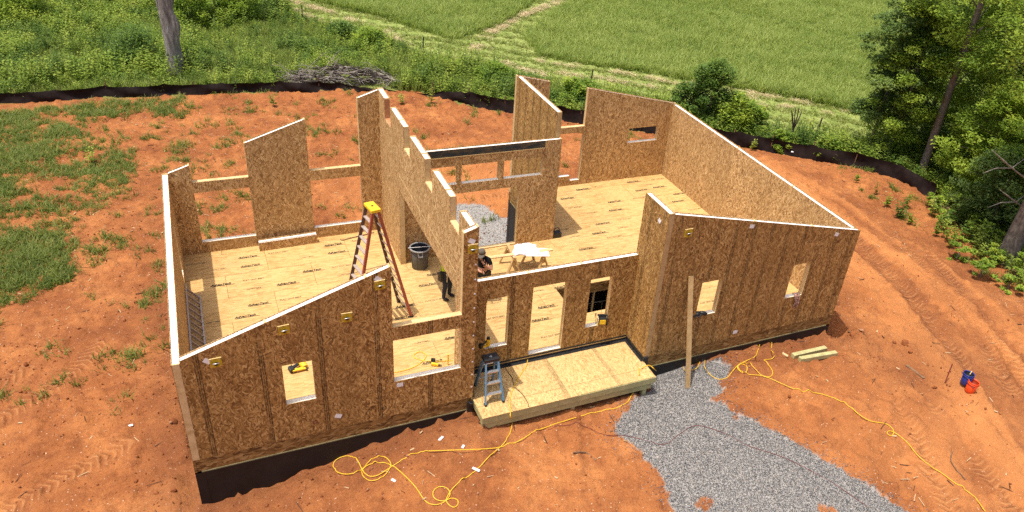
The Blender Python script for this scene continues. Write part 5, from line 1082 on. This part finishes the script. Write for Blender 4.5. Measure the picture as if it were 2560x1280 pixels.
# ================================================================== PEOPLE
MT['skin'] = plain('skin', (.55, .30, .20), .55, .35, var=.08)
MT['black_shirt'] = plain('black_tshirt', (.012, .012, .013), .9, .15, var=.25)
MT['lime_shirt'] = plain('lime_shirt', (.55, .78, .03), .85, .2, var=.1)
MT['jeans'] = plain('dark_jeans', (.040, .045, .055), .9, .15, var=.35, scale=7)
MT['boot_tan'] = plain('tan_boot', (.26, .14, .07), .7, .3)
MT['boot_dark'] = plain('dark_boot', (.022, .020, .020), .7, .3)
MT['cap'] = plain('grey_brown_cap', (.13, .11, .09), .9, .15)
MT['hair'] = plain('brown_hair', (.06, .035, .02), .8, .2)
MT['eye'] = plain('eye', (.03, .02, .015), .3, .5)
def person(label, loc, rz, J, shirt, boot, cap=None, belt=False, watch=False):
    t = thing('person', label, 'person', loc, (0, 0, rz))
    bones = [('pelvis', 'spine', shirt), ('spine', 'chest', shirt), ('chest', 'neck', shirt), ('neck', 'head', 'skin'), ('head', 'crown', 'skin')]
    for s in 'LR':
        bones += [('chest', 'sh'+s, shirt), ('sh'+s, 'up'+s, shirt), ('up'+s, 'el'+s, 'skin'), ('el'+s, 'wr'+s, 'skin'), ('wr'+s, 'hd'+s, 'skin'), ('pelvis', 'hip'+s, 'jeans'), ('hip'+s, 'kn'+s, 'jeans'), ('kn'+s, 'an'+s, 'jeans'), ('an'+s, 'toe'+s, boot)]
    rad = dict(pelvis=(.155, .12), spine=(.15, .115), chest=(.165, .125), neck=(.06, .06), head=(.075, .085), crown=(.075, .085))
    for s in 'LR': rad.update({'sh'+s: (.075, .075), 'up'+s: (.062, .062), 'el'+s: (.045, .045), 'wr'+s: (.030, .030), 'hd'+s: (.040, .022), 'hip'+s: (.105, .10), 'kn'+s: (.075, .078), 'an'+s: (.055, .06), 'toe'+s: (.048, .04)})
    names = list(J); me = bpy.data.meshes.new('body'); me.from_pydata([J[n] for n in names], [(names.index(a), names.index(b)) for a, b, _ in bones], [])
    ob = bpy.data.objects.new('body_cage', me); COL.objects.link(ob); md = ob.modifiers.new('skin', 'SKIN'); md.use_smooth_shade = True
    for i, n in enumerate(names): me.skin_vertices[0].data[i].radius = rad[n]; me.skin_vertices[0].data[i].use_root = (n == 'pelvis')
    ss = ob.modifiers.new('sub', 'SUBSURF'); ss.levels = 2; ss.render_levels = 2
    dg = bpy.context.evaluated_depsgraph_get(); dg.update(); em = bpy.data.meshes.new_from_object(ob.evaluated_get(dg)); bpy.data.objects.remove(ob)
    mats = ['skin', shirt, 'jeans', boot]
    bm = bmesh.new(); bm.from_mesh(em); seg = [(Vector(J[a]), Vector(J[b]), mats.index(m_)) for a, b, m_ in bones]
    for f in bm.faces:
        c = f.calc_center_median(); best = (9, 0)
        for a, b, mi in seg:
            d = b-a; u = max(0, min(1, (c-a).dot(d)/max(d.length_squared, 1e-9))); q = (c-a-d*u).length
            if q < best[0]: best = (q, mi)
        f.material_index = best[1]; f.smooth = True
        if best[1] == 1 and c.z < J['pelvis'][2]-.02: f.material_index = 2
    # fingers grown out of each palm
    fm = MB()
    for s, sg in (('L', 1), ('R', -1)):
        w, h = Vector(J['wr'+s]), Vector(J['hd'+s]); d = (h-w).normalized(); sd = d.cross(Vector((0, -1, .2))).normalized(); nm = sd.cross(d)
        for k, ln in enumerate((.070, .082, .078, .060)):
            o = h+sd*(.030-.020*k)+d*.01; fm.tube([o, o+d*ln*.45+nm*.012, o+d*ln*.75+nm*.034, o+d*ln*.85+nm*.055], [.0095, .009, .008, .006], 7)
        o = w+d*.03+sd*.035*sg; fm.tube([o, o+sd*.035*sg+d*.02+nm*.01, o+sd*.042*sg+d*.055+nm*.02], [.012, .010, .008], 7)
    fme = fm.mesh('fingers', 'skin', True); bm.from_mesh(fme)
    em.materials.clear()
    for q in mats: em.materials.append(MT[q])
    bm.to_mesh(em); bm.free()
    place('body', em, t)
    hd = Vector(J['head']); cr = Vector(J['crown']); c = (hd+cr)/2+Vector((0, -.012, .02)); ax = (cr-hd).normalized()
    M = Matrix.Translation(c) @ Vector((0, 0, 1)).rotation_difference(ax).to_matrix().to_4x4()
    face = MB(); 
    def part(nm, mb, mt): o = obj(nm, mb, mt, t, smooth=True); o.matrix_local = M; return o
    part('nose', MB().tube([(0, -.098, .015), (0, -.122, -.02), (0, -.108, -.034)], [.010, .017, .014], 8), 'skin')
    for s in (-1, 1):
        part('eye', MB().tube([(s*.032, -.088, .012), (s*.032, -.098, .012)], [.013, .008], 8), 'eye')
        part('ear', MB().tube([(s*.084, .006, .03), (s*.098, .012, .0), (s*.086, .006, -.035)], [.012, .022, .010], 8), 'skin')
    part('mouth', MB().tube([(-.024, -.094, -.058), (0, -.104, -.06), (.024, -.094, -.058)], [.004, .007, .004], 6), plain('lip', (.36, .14, .11), .5, .3))
    part('hair', MB().lathe([(.0965, -.05), (.103, -.01), (.100, .04), (.075, .085), (.03, .108), (0, .11)], (0, .022, .01), 20, close=False), 'hair')
    if cap:
        part('cap', MB().lathe([(.106, .028), (.108, .055), (.098, .095), (.065, .128), (.02, .14), (0, .14)], (0, .006, .0), 24, close=True), cap)
        b = MB(); n = 12; b0 = [( .105*math.cos(math.pi+math.pi*k/n), -.02+.10*math.sin(math.pi+math.pi*k/n), .034) for k in range(n+1)]; b1 = [(.112*math.cos(math.pi+math.pi*k/n), -.03+.185*math.sin(math.pi+math.pi*k/n), .012) for k in range(n+1)]
        for k in range(n): b.quad(b0[k], b0[k+1], b1[k+1], b1[k]); b.quad(*(tuple(Vector(q)-Vector((0, 0, .008))) for q in (b1[k], b1[k+1], b0[k+1], b0[k])))
        part('cap_brim', b, cap)
    pz = J['pelvis'][2]
    if belt:
        obj('tool_belt', MB().lathe([(.178, -.035), (.182, 0), (.176, .035), (.165, .035), (.165, -.035)], (0, 0, pz+.02), 24), 'black', t).scale = (1, .82, 1)
        for a, sz in ((2.6, 1.), (.6, .8)): c_, s_ = math.cos(a), math.sin(a); obj('pouch', MB().box(-.08*sz, .08*sz, -.05, .05, -.26*sz, .02), 'black', t, (c_*.21, s_*.185, pz), (0, 0, a+math.pi/2), bevel=.02)
        obj('hammer', MB().tube([(0, 0, -.2), (0, 0, .08)], .014, 7).tube([(-.05, 0, .08), (.05, 0, .08)], .018, 7), 'steel', t, (math.cos(-2.6)*.24, math.sin(-2.6)*.2, pz-.05))
    if watch: w = Vector(J['wrL']); e = Vector(J['elL']); d = (e-w).normalized(); obj('watch', MB().tube([w+d*.03, w+d*.065], .037, 12), 'black', t)
    return t
def pose(**k):
    J = dict(pelvis=(0, 0, .98), spine=(0, .005, 1.16), chest=(0, 0, 1.36), neck=(0, -.012, 1.53), head=(0, -.035, 1.60), crown=(0, -.05, 1.73))
    for s, q in (('L', 1), ('R', -1)):
        J.update({'sh'+s: (q*.18, 0, 1.44), 'up'+s: (q*.225, -.01, 1.31), 'el'+s: (q*.26, .02, 1.16), 'wr'+s: (q*.25, -.09, .93), 'hd'+s: (q*.24, -.12, .85), 'hip'+s: (q*.095, 0, .90), 'kn'+s: (q*.11, -.02, .50), 'an'+s: (q*.12, .03, .085), 'toe'+s: (q*.135, -.15, .04)})
    J.update(k); return J
person('standing person in black T-shirt and grey cap, hand at the mouth, beside the front post', (8.04, 3.96, 0), R_(-34), pose(elL=(.29, -.08, 1.15), upL=(.245, -.03, 1.30), wrL=(.07, -.22, 1.42), hdL=(.015, -.20, 1.50), wrR=(-.02, -.20, 1.10), hdR=(.06, -.22, 1.11), elR=(-.27, -.02, 1.15), head=(-.01, -.06, 1.595), crown=(-.02, -.105, 1.72), toeL=(.16, -.17, .04)), 'black_shirt', 'boot_tan', 'cap', True, True)
person('person in lime shirt and dark jeans with a tool belt, in the wide doorway', (7.05, 4.32, 0), R_(55), pose(anL=(.14, -.06, .085), toeL=(.15, -.24, .04), knL=(.12, -.10, .50), elL=(.25, -.16, 1.17), wrL=(.18, -.38, 1.28), hdL=(.16, -.46, 1.31), elR=(-.25, -.14, 1.17), wrR=(-.17, -.36, 1.24), hdR=(-.15, -.44, 1.27)), 'lime_shirt', 'boot_dark', None, True)
